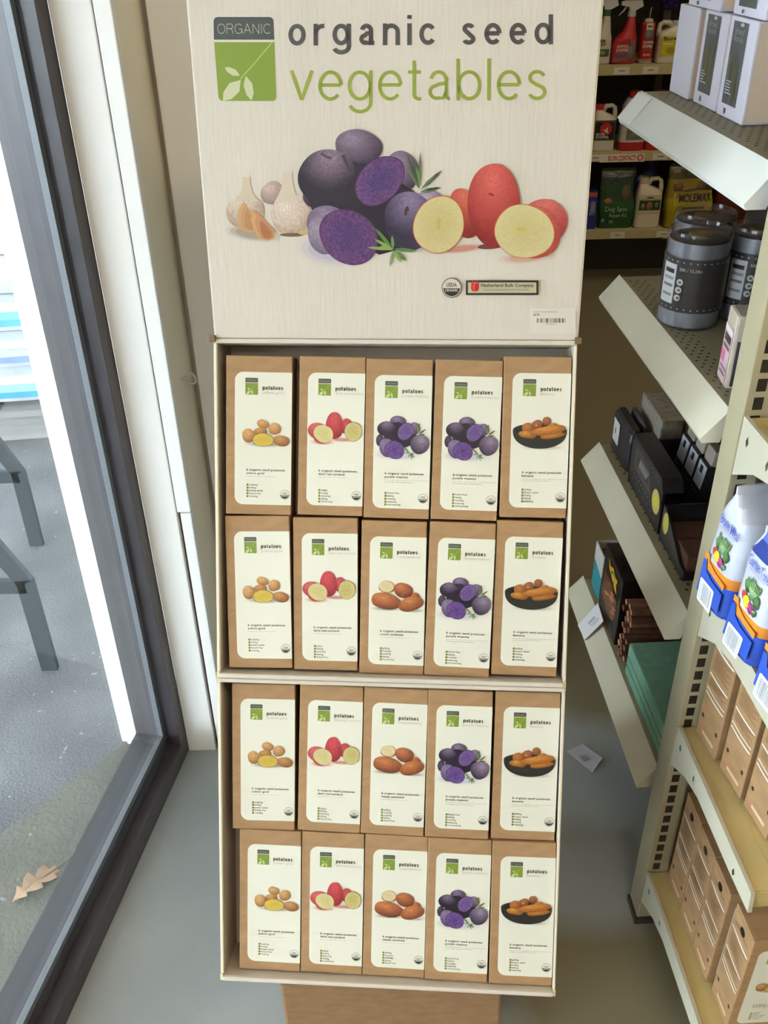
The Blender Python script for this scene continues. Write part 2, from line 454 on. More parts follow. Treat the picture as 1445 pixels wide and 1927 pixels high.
def crack(nt, mp, src):
    v = nt.nodes.new('ShaderNodeTexNoise'); v.inputs['Scale'].default_value = 3.0; v.inputs['Detail'].default_value = 8; v.inputs['Distortion'].default_value = 1.2
    nt.links.new(mp.outputs[0], v.inputs['Vector'])
    r = nt.nodes.new('ShaderNodeValToRGB'); e = r.color_ramp.elements
    e[0].position = 0.494; e[0].color = (1, 1, 1, 1); e[1].position = 0.506; e[1].color = (1, 1, 1, 1)
    m_ = r.color_ramp.elements.new(0.5); m_.color = (0.965, 0.965, 0.965, 1)
    nt.links.new(v.outputs['Fac'], r.inputs[0])
    mx = nt.nodes.new('ShaderNodeMix'); mx.data_type = 'RGBA'; mx.blend_type = 'MULTIPLY'; mx.inputs[0].default_value = 1
    nt.links.new(src, mx.inputs[6]); nt.links.new(r.outputs[0], mx.inputs[7]); return mx.outputs[2]
def light_toned_floor(nt, mp, src):
    # grey-blue paint; olive aisle shade and a window-lit area put into the colour
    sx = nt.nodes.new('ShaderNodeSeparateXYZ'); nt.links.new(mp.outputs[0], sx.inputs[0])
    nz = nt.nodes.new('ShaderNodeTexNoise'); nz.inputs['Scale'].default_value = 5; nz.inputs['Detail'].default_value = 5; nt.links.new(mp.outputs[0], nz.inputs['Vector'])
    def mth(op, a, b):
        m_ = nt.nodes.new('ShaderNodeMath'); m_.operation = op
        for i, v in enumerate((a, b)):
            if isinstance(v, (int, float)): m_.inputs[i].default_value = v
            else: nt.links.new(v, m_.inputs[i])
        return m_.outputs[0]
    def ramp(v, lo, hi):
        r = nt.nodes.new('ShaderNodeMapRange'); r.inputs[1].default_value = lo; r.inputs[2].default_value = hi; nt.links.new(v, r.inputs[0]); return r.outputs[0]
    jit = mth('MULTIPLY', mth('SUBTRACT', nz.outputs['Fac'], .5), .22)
    aisle_shade = ramp(mth('ADD', sx.outputs[0], jit), .14, .22)
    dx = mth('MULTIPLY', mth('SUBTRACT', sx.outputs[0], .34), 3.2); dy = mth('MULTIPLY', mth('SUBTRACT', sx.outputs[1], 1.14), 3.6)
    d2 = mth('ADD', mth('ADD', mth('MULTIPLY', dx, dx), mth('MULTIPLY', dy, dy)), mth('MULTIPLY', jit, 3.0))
    lit_patch = ramp(d2, .55, .95)
    w_ = mth('MULTIPLY', aisle_shade, lit_patch)
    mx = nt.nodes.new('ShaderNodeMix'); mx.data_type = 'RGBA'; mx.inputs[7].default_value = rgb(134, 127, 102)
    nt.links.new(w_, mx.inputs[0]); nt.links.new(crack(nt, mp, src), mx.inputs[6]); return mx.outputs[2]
FLOOR = material('painted_concrete', (160, 167, 168), 0.42, spec=0.4, var=0.10, vscale=4, bump=0.7, bscale=9, extra=light_toned_floor)
ASPHALT = material('worn_asphalt', (120, 119, 120), 0.9, spec=0.2, var=0.25, vscale=5, bump=0.8, bscale=160, extra=speckle((190, 188, 182), 55, 0.70, 0.04, 0.8))
APRON = material('concrete_apron', (118, 115, 104), 0.9, spec=0.2, var=0.14, vscale=7, bump=0.6, bscale=120, extra=speckle((190, 186, 172), 40, 0.70, 0.05, 0.6))

def on_wall(px, n=0.0):
    """a point of the window wall's foot line, offset n into the room, at distance s"""
    return W0 + WIN_S * px + WIN_N * n

# floor polygon: inside of the window wall
P = [on_wall(-4.2), on_wall(3.6), Vector((4.6, 4.9, 0)), Vector((4.6, -2.9, 0))]
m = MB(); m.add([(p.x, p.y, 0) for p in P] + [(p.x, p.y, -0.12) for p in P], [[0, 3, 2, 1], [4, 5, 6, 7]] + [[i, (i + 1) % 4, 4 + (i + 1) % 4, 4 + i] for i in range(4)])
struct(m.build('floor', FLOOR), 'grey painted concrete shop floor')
m = MB(); m.add([(p.x, p.y, 2.9) for p in P] + [(p.x, p.y, 3.0) for p in P], [[0, 1, 2, 3], [7, 6, 5, 4]] + [[i, (i + 1) % 4, 4 + (i + 1) % 4, 4 + i] for i in range(4)])
struct(m.build('ceiling', material('ceiling_paint', (190, 186, 176), 0.8)), 'shop ceiling')
INWALL = material('wall_paint', (150, 143, 128), 0.7, var=0.05, vscale=3)
m = MB(); m.box((4.6, -2.9, 0), (4.7, 4.9, 2.9)); struct(m.build('wall_right', INWALL))
m = MB(); m.box((-0.3, 4.78, 0), (4.6, 4.95, 2.9)); struct(m.build('wall_back', INWALL))
m = MB(); m.box((-1.3, -3.0, 0), (4.7, -2.9, 2.9)); struct(m.build('wall_front', INWALL))
# window wall: pieces round the big shop window, and its continuation behind the pilaster
m = MB(); m.box((-0.12, -4.2, 0), (0.0, -2.0, 2.9)); m.box((-0.12, -2.0, 2.45), (0.0, 0.0, 2.9)); m.box((-0.12, 0.19, 0), (0.0, 3.6, 2.9))
struct(m.build('wall_left', WHITEPAINT, mw=win_m()), 'white wall around the shop window')

# the shop window: bronze frame, spacer strip and glass
FR = material('bronze_frame_face', (66, 63, 68), 0.35, spec=0.5, var=0.1, vscale=30)
wroot = bpy.data.objects.new('window_1', None); col.objects.link(wroot); wroot.matrix_basis = win_m()
tag(wroot, 'tall shop window in a dark bronze aluminium frame', 'window', kind='structure')
S0, S1, ZT = -2.0, 0.0, 2.45
m = MB()
m.box((-0.024, S0, 0), (0.0, S1, 0.042), bev=0.0015); m.box((-0.088, S0, 0), (-0.0242, S1, 0.066))
m.build('sill_frame', FR, wroot)
m = MB()
m.box((-0.0205, S1 - 0.033, 0.0422), (0.0, S1 - 0.0005, ZT), bev=0.0012); m.box((-0.088, S1 - 0.0325, 0.0662), (-0.0207, S1 - 0.0005, ZT))
m.build('side_frame', FR, wroot)
m = MB(); m.box((-0.11, S0, 0.0462), (0.0, S0 + 0.047, ZT)); m.build('side_frame', FR, wroot)
m = MB(); m.box((-0.11, S0, ZT - 0.047), (0.0, S1, ZT)); m.build('head_frame', FR, wroot)
SPACER = material('perforated_aluminium_spacer', (120, 123, 128), 0.4, var=0.06, vscale=300)
m = MB()
m.box((-0.0365, S0 + .05, 0.0665), (-0.0262, S1 - 0.0335, 0.079)); m.box((-0.0365, S1 - 0.0445, 0.079), (-0.0262, S1 - 0.0335, ZT - .05))
m.build('glazing_spacer', SPACER, wroot)
GL = glass_mat('window_glass', (0.96, 0.98, 0.985), 1.42)
m = MB(); m.box((-0.026, S0 + .047, 0.0662), (-0.0222, S1 - 0.0335, ZT - .047)); m.build('glass_pane', GL, wroot)
m = MB(); m.box((-0.0405, S0 + .047, 0.0662), (-0.0367, S1 - 0.0335, ZT - .047)); m.build('glass_pane', GL, wroot)

# white pilaster beside the window: two boards with a gap, and the return
BROWN = material('bare_wood', (112, 72, 48), 0.8, var=0.2, vscale=30)
m = MB(); m.box((-0.400, 1.334, 0), (-0.3255, 1.50, 2.9)); struct(m.build('wall_pilaster', material('shaded_board', (244, 235, 212), 0.6, var=0.03, vscale=4)), 'pilaster side beside the window, its shade tone put into cream boards')  # cream base colour carries the shade tone of the side facing away
m = MB(); m.box((-0.3495, 1.329, 0), (-0.327, 1.3335, 2.9)); struct(m.build('trim_1', BROWN), 'bare brown wood showing in the gap between the white boards')
m = MB(); m.box((-0.4014, 1.3105, 0), (-0.3478, 1.329, 2.9), bev=0.002); struct(m.build('trim_2', WHITEPAINT), 'white board next to the black window frame')
m = MB(); m.box((-0.3462, 1.3105, 0.566), (-0.3235, 1.329, 2.9), bev=0.002); struct(m.build('trim_3', WHITEPAINT), 'upper narrow white board of the pilaster')
m = MB(); m.box((-0.3418, 1.3105, 0), (-0.3235, 1.329, 0.564), bev=0.002); struct(m.build('trim_4', WHITEPAINT), 'lower narrow white board of the pilaster')
m = MB(); m.box((-0.3235, 1.52, 0), (0.20, 1.58, 2.9)); m.box((-0.3165, 1.475, 0), (0.20, 1.52, 2.9), bev=0.003)
struct(m.build('wall_return', WHITEPAINT), 'white painted wall behind the display')
# screw eye in the wall
q = Vector((-0.3254, 1.3963, 0.7708))
se = thing('screw_eye', 'white painted screw eye in the pilaster side, left of the display', 'hook', q)
m = MB(); m.tube([(-0.001, 0, 0), (0.004, 0, 0.0), (0.008, 0, 0.001)], 0.0022, (200, 198, 190)); m.build('shank', PLAST, se)
m = MB(); m.tube([(0.015 + 0.009 * math.cos(a), -0.004 * math.cos(a), 0.009 * math.sin(a)) for a in [i * 2 * math.pi / 20 for i in range(20)]], 0.0021, (188, 188, 180), closed=True); m.build('ring', PLAST, se)

# ------------------------------------------------------------------ outdoors
m = MB()
a = [on_wall(-14, -0.05), on_wall(14, -0.05), on_wall(14, -30), on_wall(-14, -30)]
m.add([(p.x, p.y, -0.012) for p in a], [[0, 1, 2, 3]]); struct(m.build('ground_outside', ASPHALT), 'grey asphalt outside the window')
e1, e2 = on_z(0, 1565), on_z(250, 1385)
d12 = (e2 - e1).normalized(); A0 = e2 + d12 * 0.4; A1 = e1 - d12 * 2.5
m = MB(); pts = [A1, A0, on_wall(0.35, -0.06), on_wall(-3.5, -0.06)]
m.add([(p.x, p.y, -0.004) for p in pts] + [(p.x, p.y, -0.03) for p in pts], [[0, 1, 2, 3]] + [[i, (i + 1) % 4, 4 + (i + 1) % 4, 4 + i] for i in range(4)])
struct(m.build('path_outside', APRON), 'pale concrete strip under the window outside')
m = MB(); m.box((-6.0, -9.0, 2.55), (-0.12, 9.0, 2.7)); struct(m.build('roof_added_for_shade', WHITEPAINT, mw=win_m()), 'unseen deep eave added to hold back sky light')  # unseen eave, added and made deep to dim the ground near the window
# outer casing board
m = MB(); m.box((-0.132, 0.0, -0.02), (-0.0885, 0.10, 2.5), bev=0.002); m.box((-0.150, 0.012, -0.02), (-0.1325, 0.10, 2.5), bev=0.002)
struct(m.build('trim_5', WHITEPAINT, mw=win_m()), 'white casing board outside the glass')

GREYMETAL = material('grey_painted_metal', (50, 56, 60), 0.5, var=0.06, vscale=30)
def at_y(x, y, Y):
    v = px_ray(x, y); return Vector((0, 0, CAM_H)) + v * (Y / v.y)
F1 = on_z(95, 1258, -.012); F2 = on_z(70, 1025, -.012)
bn = thing('display_bench', 'dark grey metal bench outside the window, its two bent end legs showing', 'bench', F1)
def bar(a, b, w=0.036, d=0.014):
    mm = MB(); a = Vector(a); b = Vector(b); t_ = (b - a).normalized(); n_ = Vector((0, 1, 0)); s_ = t_.cross(n_).normalized()
    vs = []
    for p in (a, b):
        for i, j in ((-1, -1), (1, -1), (1, 1), (-1, 1)):
            vs.append(p + s_ * (i * w / 2) + n_ * (j * d / 2))
    return mm.add(vs, [[3, 2, 1, 0], [4, 5, 6, 7]] + [[i, (i + 1) % 4, 4 + (i + 1) % 4, 4 + i] for i in range(4)])
for F, bp, ep in ((F1, (48, 1095), (0, 1040)), (F2, (35, 890), (0, 845))):
    B_ = at_y(*bp, F.y) - F1; E_ = at_y(*ep, F.y) - F1; o = F - F1
    k_ = 0.62; top_ = B_ + (E_ - B_) * ((k_ - B_.z) / (E_.z - B_.z))
    bar(o, B_ + Vector((0, 0, .008))).build('leg', GREYMETAL, bn); bar(B_, top_).build('brace', GREYMETAL, bn)
    bar(B_ + Vector((0, 0, -.01)), B_ + Vector((-1.0, 0, -.01)), 0.032).build('rail', GREYMETAL, bn)
    bar(o + Vector((-1.0, 0, 0)), B_ + Vector((-1.0, 0, k_ - B_.z))).build('leg', GREYMETAL, bn)
q1 = at_y(48, 1095, F1.y) - F1; q2 = F2 - F1
mm = MB(); mm.add([(-1.05, -.02, .622), (-.16, -.02, .622), (-.16 + q2.x, q2.y + .02, .622), (-1.05 + q2.x, q2.y + .02, .622)] + [(-1.05, -.02, .65), (-.16, -.02, .65), (-.16 + q2.x, q2.y + .02, .65), (-1.05 + q2.x, q2.y + .02, .65)], [[3, 2, 1, 0], [4, 5, 6, 7]] + [[i, (i + 1) % 4, 4 + (i + 1) % 4, 4 + i] for i in range(4)]); mm.build('bench_top', GREYMETAL, bn)

# shrink-wrapped pallet and the sacks stacked on it
pt = thing('wooden_pallet', 'weathered grey pallet outside carrying wrapped sacks', 'pallet', (-1.19, 2.66, -0.012), math.radians(6))
WOOD = material('weathered_wood', (150, 146, 142), 0.8, var=0.2, vscale=12, stretch=(0.2, 4, 4))
for k in range(3):
    mm = MB(); mm.box((-0.9, 0.02 + k * 0.45, 0.001), (0.62, 0.11 + k * 0.45, 0.09)); mm.build('runner', WOOD, pt)
for k in range(7):
    mm = MB(); mm.box((-0.92 + k * .225, 0.0, 0.0905), (-0.78 + k * .225, 1.05, 0.112)); mm.build('deck_board', WOOD, pt)
SACK = [((226, 230, 234), (90, 180, 205)), ((216, 222, 230), (150, 168, 206)), ((230, 234, 236), (110, 190, 212)), ((236, 238, 238), (216, 222, 230)), ((236, 238, 240), (226, 230, 236))]
for k, (c1, c2) in enumerate(SACK):
    for side, yo in ((0, 0.03),):
        wo = ['bottom', 'second', 'third', 'fourth', 'top'][k]
        sk = thing('wrapped_sack', f'white plastic sack with a blue stripe, {wo} of the stack on the pallet', 'sack', (-1.19, 2.66, 0.102 + k * 0.118), math.radians(6), 'sacks stacked on the pallet outside')
        mm = MB(); mm.loft([(z, hx, hy, -0.15, 0.5) for z, hx, hy in ((0.0, .70, .42), (.015, .745, .46), (.058, .77, .485), (.1, .745, .46), (.116, .70, .42))], c1, 40, 6); mm.build('sack', FOIL, sk)
        mm = MB(); mm.loft([(z, hx, hy, -0.15, 0.5) for z, hx, hy in ((.035, .7655, .4805), (.058, .7725, .4875), (.08, .7655, .4805))], c2, 40, 6, cap=False); mm.build('stripe', FOIL, sk)

# the dry oak leaf
lf = on_z(72, 1662, -0.004)
m = MB()
side = [(0, 0), (.10, .05), (.2, .16), (.24, .07), (.36, .20), (.46, .24), (.5, .10), (.62, .2), (.74, .2), (.74, .08), (.88, .09), (1, 0)]
ol = [(x, y) for x, y in side] + [(x, -y * 0.85) for x, y in side[-2:0:-1]]
def leaf3(x, y): return (x * 0.105 - 0.05, y * 0.105, 0.004 + 0.014 * (y * 2) ** 2 + 0.005 * math.sin(x * 5))
mid = [(x, 0) for x, _ in side]
n_ = len(side)
vs = [leaf3(x, y) for x, y in side] + [leaf3(x, 0) for x, _ in side] + [leaf3(x, -y * .85) for x, y in side]
fs = [[i, i + 1, n_ + i + 1, n_ + i] for i in range(n_ - 1)] + [[n_ + i, n_ + i + 1, 2 * n_ + i + 1, 2 * n_ + i] for i in range(n_ - 1)]
vs2 = [(a, b, c - 0.0012) for a, b, c in vs]; N2 = len(vs)
m.add(vs + vs2, fs + [[i + N2 for i in f[::-1]] for f in fs], (184, 148, 116))
oleaf = thing('oak_leaf', 'dry tan oak leaf lying on the concrete outside the window', 'leaf', lf, math.radians(50))
m.build('blade', material('dry_leaf', None, 0.7, var=0.15, vscale=60), oleaf)
m = MB(); m.tube([leaf3(x, 0) for x in (0.02, .3, .6, 1.0, 1.15)] + [(0.085, 0.006, .008)], 0.0009, (150, 112, 80), 6); m.build('stem', PLAST, oleaf)

# ------------------------------------------------------------------ the cardboard display
ex = Vector((math.cos(DISPLAY_YAW), math.sin(DISPLAY_YAW), 0)); fw = Vector((-ex.y, ex.x, 0))
LEAN = math.radians(25.98)
ez = Vector((0, 0, 1)) * math.cos(LEAN) + fw * math.sin(LEAN); ey = ez.cross(ex)
DB = Vector((-0.0116, 0.6925, 0.2198))
DM = Matrix(((ex.x, ey.x, ez.x, DB.x), (ex.y, ey.y, ez.y, DB.y), (ex.z, ey.z, ez.z, DB.z), (0, 0, 0, 1)))
DMi = DM.inverted()
disp = thing('cardboard_display', 'tall white cardboard display stand with picture header, leaning back beside the window', 'display stand', mat=DM)
WHITE_B = (194, 184, 168)
CORE = (205, 188, 150)
TW = 0.2212; TD = 0.078
def tray(name, z0, z1, top_t=0.006):
    b = MB()
    b.box((-TW, 0.003, z0), (-TW + 0.005, TD, z1), WHITE_B, 0.001); b.box((TW - 0.0035, 0.003, z0), (TW, TD, z1), WHITE_B, 0.001)
    b.box((-TW, 0.0, z1 - top_t), (TW, TD, z1), WHITE_B, 0.0022)
    b.box((-TW, TD, z0), (TW, TD + 0.004, z1), WHITE_B)
    # raw board edges of the side walls
    for x in (-TW, TW - 0.005):
        b.box((x + 0.0012, 0.0022, z0 + .006), (x + 0.0038, 0.0031, z1 - .006), (214, 204, 178))
    t = b.build(name, BOARD, disp)
    f = MB(); f.box((-TW + 0.003, -0.003, z0), (TW - 0.003, TD, z0 + 0.0065), WHITE_B, 0.0028)
    for sx in (-1, 1):
        f.box((sx * TW - (0.004 if sx > 0 else 0), 0.0, z0 - .0005), (sx * TW + (0.004 if sx < 0 else 0), 0.006, z0 + 0.008), CORE, 0.001)
    f.build('front_lip', BOARD, t)
    return t
tray('lower_tray', -0.0080, 0.4055)
tray('upper_tray', 0.4060, 0.8335)

# header card: leans less than the trays
HL = math.radians(9.0)
hup = Vector((0, 0, 1)) * math.cos(HL) + fw * math.sin(HL); hn = ex.cross(hup)       # hn points to the camera side
HJ = Vector((0.0166, 1.0565, 0.969))
hl_up = (DMi.to_3x3() @ hup).normalized(); hl_n = (DMi.to_3x3() @ hn).normalized(); hJ = DMi @ HJ
def hp(x, t, d=0.0):
    return hJ + Vector((x, 0, 0)) + hl_up * t + hl_n * d
b = MB()
HW = 0.2198; HT = 0.385
hm = Matrix((( 1, -hl_n.x, hl_up.x, hJ.x), (0, -hl_n.y, hl_up.y, hJ.y), (0, -hl_n.z, hl_up.z, hJ.z), (0, 0, 0, 1)))
b.box((-HW, 0.0, 0.0), (HW, 0.006, HT), WHITE_B, 0.0018, xf=hm)
b.box((HW - 0.0012, 0.0008, 0.004), (HW + 0.0004, 0.0052, HT), (222, 208, 172), xf=hm)
b.box((-HW, 0.004, -0.001), (HW, 0.03, 0.003), (214, 208, 196), xf=hm)
header = b.build('header_card', BOARD, disp)
b = MB()
def hfn(x, y, h):
    v = px_ray(x, y); o = Vector((0, 0, CAM_H)); t = (HJ - o).dot(hn) / v.dot(hn)
    return DMi @ (o + v * t + hn * (0.0002 + h))
p = Pic(b, hfn)
HPAPER = (219, 208, 190)
# logo
def hq(u, v):
    l = 402 + 10 * v * v; r = 514.5 + 5.5 * v; return (l + (r - l) * u, 32 + 158 * v)
logo(p, hq)
strokes(p, 'organic seed', 543, 86, 1038.5, 41, (84, 80, 78), .205, .44, slope=-0.005)
strokes(p, 'vegetables', 547, 190, 1030, 57, (148, 160, 62), .115, .21, slope=-0.003)
class Sub(Pic):
    def __init__(s, base, sx, ox, oy, sy=None):
        sy = sy or sx
        super().__init__(base.mb, lambda x, y, h: base.fn(ox + x * sx, oy + y * sy, h), base.mat, base.step); s.k = base.k + 1
A = Sub(p, 360 / 1445, 400, 220)
B4 = Sub(p, 380 / 1445, 720, 260)
A.fine = B4.fine = 1.7
def sync(a_, b_): b_.k = max(a_.k, b_.k)
# cast shadows printed under the vegetables
A.shade(300, 880, 210, 60, (150, 132, 110), HPAPER, 8)
A.shade(880, 1010, 260, 120, (186, 176, 190), HPAPER, 8)
sync(A, B4)
B4.shade(560, 790, 190, 32, (196, 120, 100), HPAPER, -6)
B4.shade(1030, 850, 200, 50, (206, 150, 130), HPAPER, -6)
B4.shade(190, 760, 200, 60, (150, 140, 160), HPAPER)
sync(B4, A)
# garlic
GL1, GL2 = (226, 206, 184), (166, 138, 116)
A.blob(455, 575, 92, 88, (206, 180, 166), (150, 118, 108), seed=1)
def neck(x, y0, y1, w0, w1, c):
    n = 8
    L = [(x - (w0 + (w1 - w0) * (i / n) ** 2.6), y0 + (y1 - y0) * i / n) for i in range(n + 1)]
    Rr = [(x + (w0 + (w1 - w0) * (i / n) ** 2.6), y0 + (y1 - y0) * i / n) for i in range(n + 1)]
    h = A.lift(); vs = [A.fn(*q, h) for q in L] + [A.fn(*q, h) for q in Rr]
    A.mb.add(vs, [[i, i + 1, n + 2 + i, n + 1 + i] for i in range(n)], c, A.mat)
A.blob(248, 715, 147, 128, GL1, GL2, seed=2, wob=0.03); neck(257, 452, 640, 28, 90, (212, 192, 166))
A.blob(590, 740, 150, 158, (232, 214, 196), (184, 156, 134), seed=3, wob=0.03); neck(566, 418, 640, 36, 98, (216, 198, 174))
for dx in (-60, -15, 40, 85):
    A.line([(590 + dx * .35, 590), (590 + dx * .9, 660), (590 + dx * 1.15, 760), (590 + dx, 870)], 4, (208, 184, 162))
for dx in (-50, 40):
    A.line([(248 + dx * .3, 610), (248 + dx * 1.2, 700), (248 + dx * 1.2, 800)], 4, (200, 174, 150))
A.ell(600, 890, 92, 14, (120, 92, 66)); A.ell(690, 872, 40, 20, (200, 170, 110))
def clove(pts, c1, c2, seed):
    A.poly(pts, c1)
    cx = sum(q[0] for q in pts) / len(pts); cy = sum(q[1] for q in pts) / len(pts)
    A.poly([(cx + (x - cx) * .8 + 12, cy + (y - cy) * .84 + 8) for x, y in pts], mixc(c1, c2, .45))
    A.poly([(cx + (x - cx) * .5 + 22, cy + (y - cy) * .66 + 18) for x, y in pts], c2)
clove([(236, 632), (262, 672), (298, 712), (318, 800), (318, 872), (250, 866), (200, 836), (188, 760), (200, 690)], (206, 160, 108), (184, 130, 84), 4)
clove([(310, 712), (370, 752), (430, 820), (478, 862), (462, 922), (412, 938), (350, 920), (312, 850), (290, 770)], (208, 158, 104), (178, 112, 68), 5)
A.poly([(296, 706), (316, 700), (372, 752), (432, 822), (470, 862), (420, 826), (360, 772)], (196, 134, 88))
# purple potatoes
PL, PD = (150, 128, 146), (58, 46, 60)
A.blob(1103, 232, 184, 136, PL, PD, 12, seed=6, mott=.10, n=40, rings=10)
A.blob(1420, 420, 140, 160, (158, 136, 150), (70, 54, 72), 0, seed=7, n=40, rings=8)
A.blob(745, 600, 60, 80, (110, 90, 106), (50, 40, 52), seed=9)
A.poly([(720, 480), (1000, 330), (1150, 350), (1300, 420), (1520, 560), (1640, 760), (1560, 960), (1260, 1040), (1000, 900), (760, 720), (690, 560)], (44, 36, 46))
A.blob(872, 470, 218, 232, (150, 124, 140), (46, 37, 46), 10, hl=(0.05, -0.75), seed=8, mott=.12, n=44, rings=11, gain=1.35)
A.line([(985, 285), (1010, 345), (1040, 400), (1062, 430)], 26, (72, 56, 68)); A.line([(820, 275), (860, 300), (900, 312)], 20, (88, 70, 84))
A.cut(1262, 482, 146, 210, (80, 58, 106), (122, 74, 120), (82, 44, 80), 42, seed=10, th=.05, mott=.22, n=44, rings=12)
A.blob(885, 850, 165, 190, (146, 126, 148), (92, 74, 100), -24, hl=(-.2, -.5), seed=11, mott=.1, n=40, rings=8)
A.blob(830, 900, 108, 140, (164, 148, 160), (112, 96, 116), -20, seed=12, mott=.1, n=36, rings=6)
A.cut(1030, 905, 222, 192, (80, 54, 102), (114, 64, 110), (84, 46, 82), 38, seed=13, th=.04, mott=.24, n=48, rings=14)
sync(A, B4)
B4.blob(330, 470, 110, 100, (176, 160, 176), (104, 88, 112), seed=14, n=36)
B4.blob(190, 590, 178, 212, (140, 122, 148), (54, 44, 66), 8, hl=(.05, -.7), seed=15, mott=.1, n=44, rings=11, gain=1.2)
B4.ell(172, 520, 16, 34, (70, 52, 60), 10); B4.ell(180, 535, 7, 16, (120, 86, 80), 10)
# rosemary
G1, G2, G3 = (104, 122, 84), (72, 90, 58), (128, 150, 92)
for q in ((262, 360, 270, 95, 11, G1), (262, 360, 172, 110, 10, G2), (262, 360, 240, 200, 9, G3), (262, 365, 175, 205, 9, G1), (270, 368, 425, 228, 14, G2), (268, 372, 380, 260, 8, G1), (275, 378, 420, 352, 12, G2), (270, 380, 350, 385, 10, G1), (262, 360, 215, 160, 8, G2)):
    B4.leaf(*q)
G4, G5 = (136, 160, 84), (92, 128, 66)
for q in ((75, 795, -55, 640, 14, G5), (75, 795, -110, 780, 12, G4), (75, 795, -60, 720, 12, G4), (75, 795, 68, 692, 12, (110, 140, 90)), (78, 790, 250, 808, 14, G5), (80, 800, 172, 876, 14, G5), (75, 800, 135, 888, 14, G4), (78, 800, 52, 918, 12, (126, 148, 104)), (75, 800, -20, 770, 12, G4)):
    B4.leaf(*q)
# red potatoes
RL, RD = (222, 104, 92), (146, 40, 38)
B4.blob(590, 540, 118, 178, (214, 108, 84), (140, 44, 36), -14, seed=16, hl=(0, -.7), n=40, rings=9)
B4.blob(1165, 585, 160, 150, (216, 110, 102), (166, 60, 56), 28, seed=17, hl=(0, -.7), n=40, rings=9)
B4.ell(770, 772, 92, 20, (112, 60, 54), -4)
B4.blob(795, 478, 190, 298, RL, RD, -2, hl=(-.05, -.62), seed=18, wob=.025, mott=.06, n=52, rings=14)
B4.ell(778, 402, 24, 9, (150, 52, 50), 20)
B4.cut(402, 618, 178, 200, (204, 184, 120), (218, 205, 152), (206, 96, 56), 14, seed=19, th=.03, mott=.03, n=48, rings=10)
B4.blob(1062, 665, 212, 194, (210, 106, 88), (176, 74, 60), 6, seed=20, n=44, rings=6)
B4.cut(1012, 666, 208, 188, (206, 187, 124), (220, 208, 158), (214, 140, 80), 6, seed=21, th=.025, mott=.03, n=48, rings=10)
B4.ell(402, 610, 14, 46, (196, 176, 90), 6); B4.ell(990, 652, 40, 14, (200, 182, 92), 4)
sync(B4, p)
# marks at the foot of the card
seal(p, 849.7, 540.9, 18.6, HPAPER)
p.rect(876.5, 527, 1012.8, 554.6, (58, 54, 44)); p.rect(880.3, 530.8, 1008.8, 550.6, (196, 186, 152))
for cx, cy, rx, ry, c in ((893.5, 540, 7.6, 8, (206, 44, 40)), (889.6, 538, 3.6, 9.6, (222, 66, 58)), (898, 537.4, 3.4, 9.6, (196, 38, 36))):
    p.ell(cx, cy, rx, ry, c)
p.line([(894.5, 529), (892, 538), (892.6, 547)], 0.6, (236, 150, 140)); p.line([(894.5, 529), (896, 533), (899.5, 531)], 0.6, (236, 150, 140))
p.text('Netherland Bulb Company', (905, 533, 1004, 541), (58, 50, 36), 0.02, 1.05)
p.text('Known for producing Premium Holland Bulbs', (910.5, 542.6, 995, 546.8), (92, 80, 60), 0.0, 1.0, shear=0.2)
b.build('header_print', PRINT, header, gain=.75)
# white price sticker on the header
b = MB(); p2 = Pic(b, lambda x, y, h: hfn(x, y, h + 0.0007))
p2.rrect(996, 580, 1083, 627, 2, (199, 191, 176))
p2.text('organic seed potatoes', (1003.5, 584.6, 1049, 588.6), (96, 92, 86), 0.0)
p2.text('$6.99', (1003.5, 590, 1015, 594.2), (64, 62, 58), 0.03)
p2.barcode(1010, 598.6, 1065, 607, (66, 62, 54), 24, 5)
p2.text('042794003762', (1027, 608.6, 1047, 611), (120, 114, 104))
b.build('price_sticker', PRINT, header)
# brown flute showing at the joint corners
b = MB()
for sx in (-1, 1):
    b = MB(); b.box((sx * TW - .004, -.004, .829), (sx * TW + .004, .004, .837), (108, 88, 64), .001)
    b.build('corner_fold', BOARD, disp)
# support behind the trays
b = MB()
def wpt(yl, zl):
    q = DM @ Vector((0, yl, zl)); return (q.y, q.z)
P0, P1 = wpt(TD + .0045, .25), wpt(TD + .0045, .80)
b.prism([P0, P1, (P1[0] + .03, 0.0), (1.04, 0.0)], -0.15, 0.15, 0, (206, 198, 184)); b.build('back_support', BOARD, disp, DMi)
# carton the display stands on
bl = at_y(525, 1850, 0.715); br = at_y(946, 1850, 0.715)
bt = thing('base_carton', 'large plain kraft carton on the floor carrying the cardboard display', 'carton', ((bl.x + br.x) / 2, 0.715, 0), math.radians(-1.5))
hw = (br.x - bl.x) / 2
b = MB(); b.box((-hw, 0, 0), (hw, 0.235, 0.1745), (136, 104, 72), 0.004); b.build('carton', KRAFT, bt)
b = MB(); b.box((-0.03, 0.002, 0.1746), (0.03, 0.233, 0.1751), (150, 118, 82)); b.build('packing_tape', FOIL, bt)

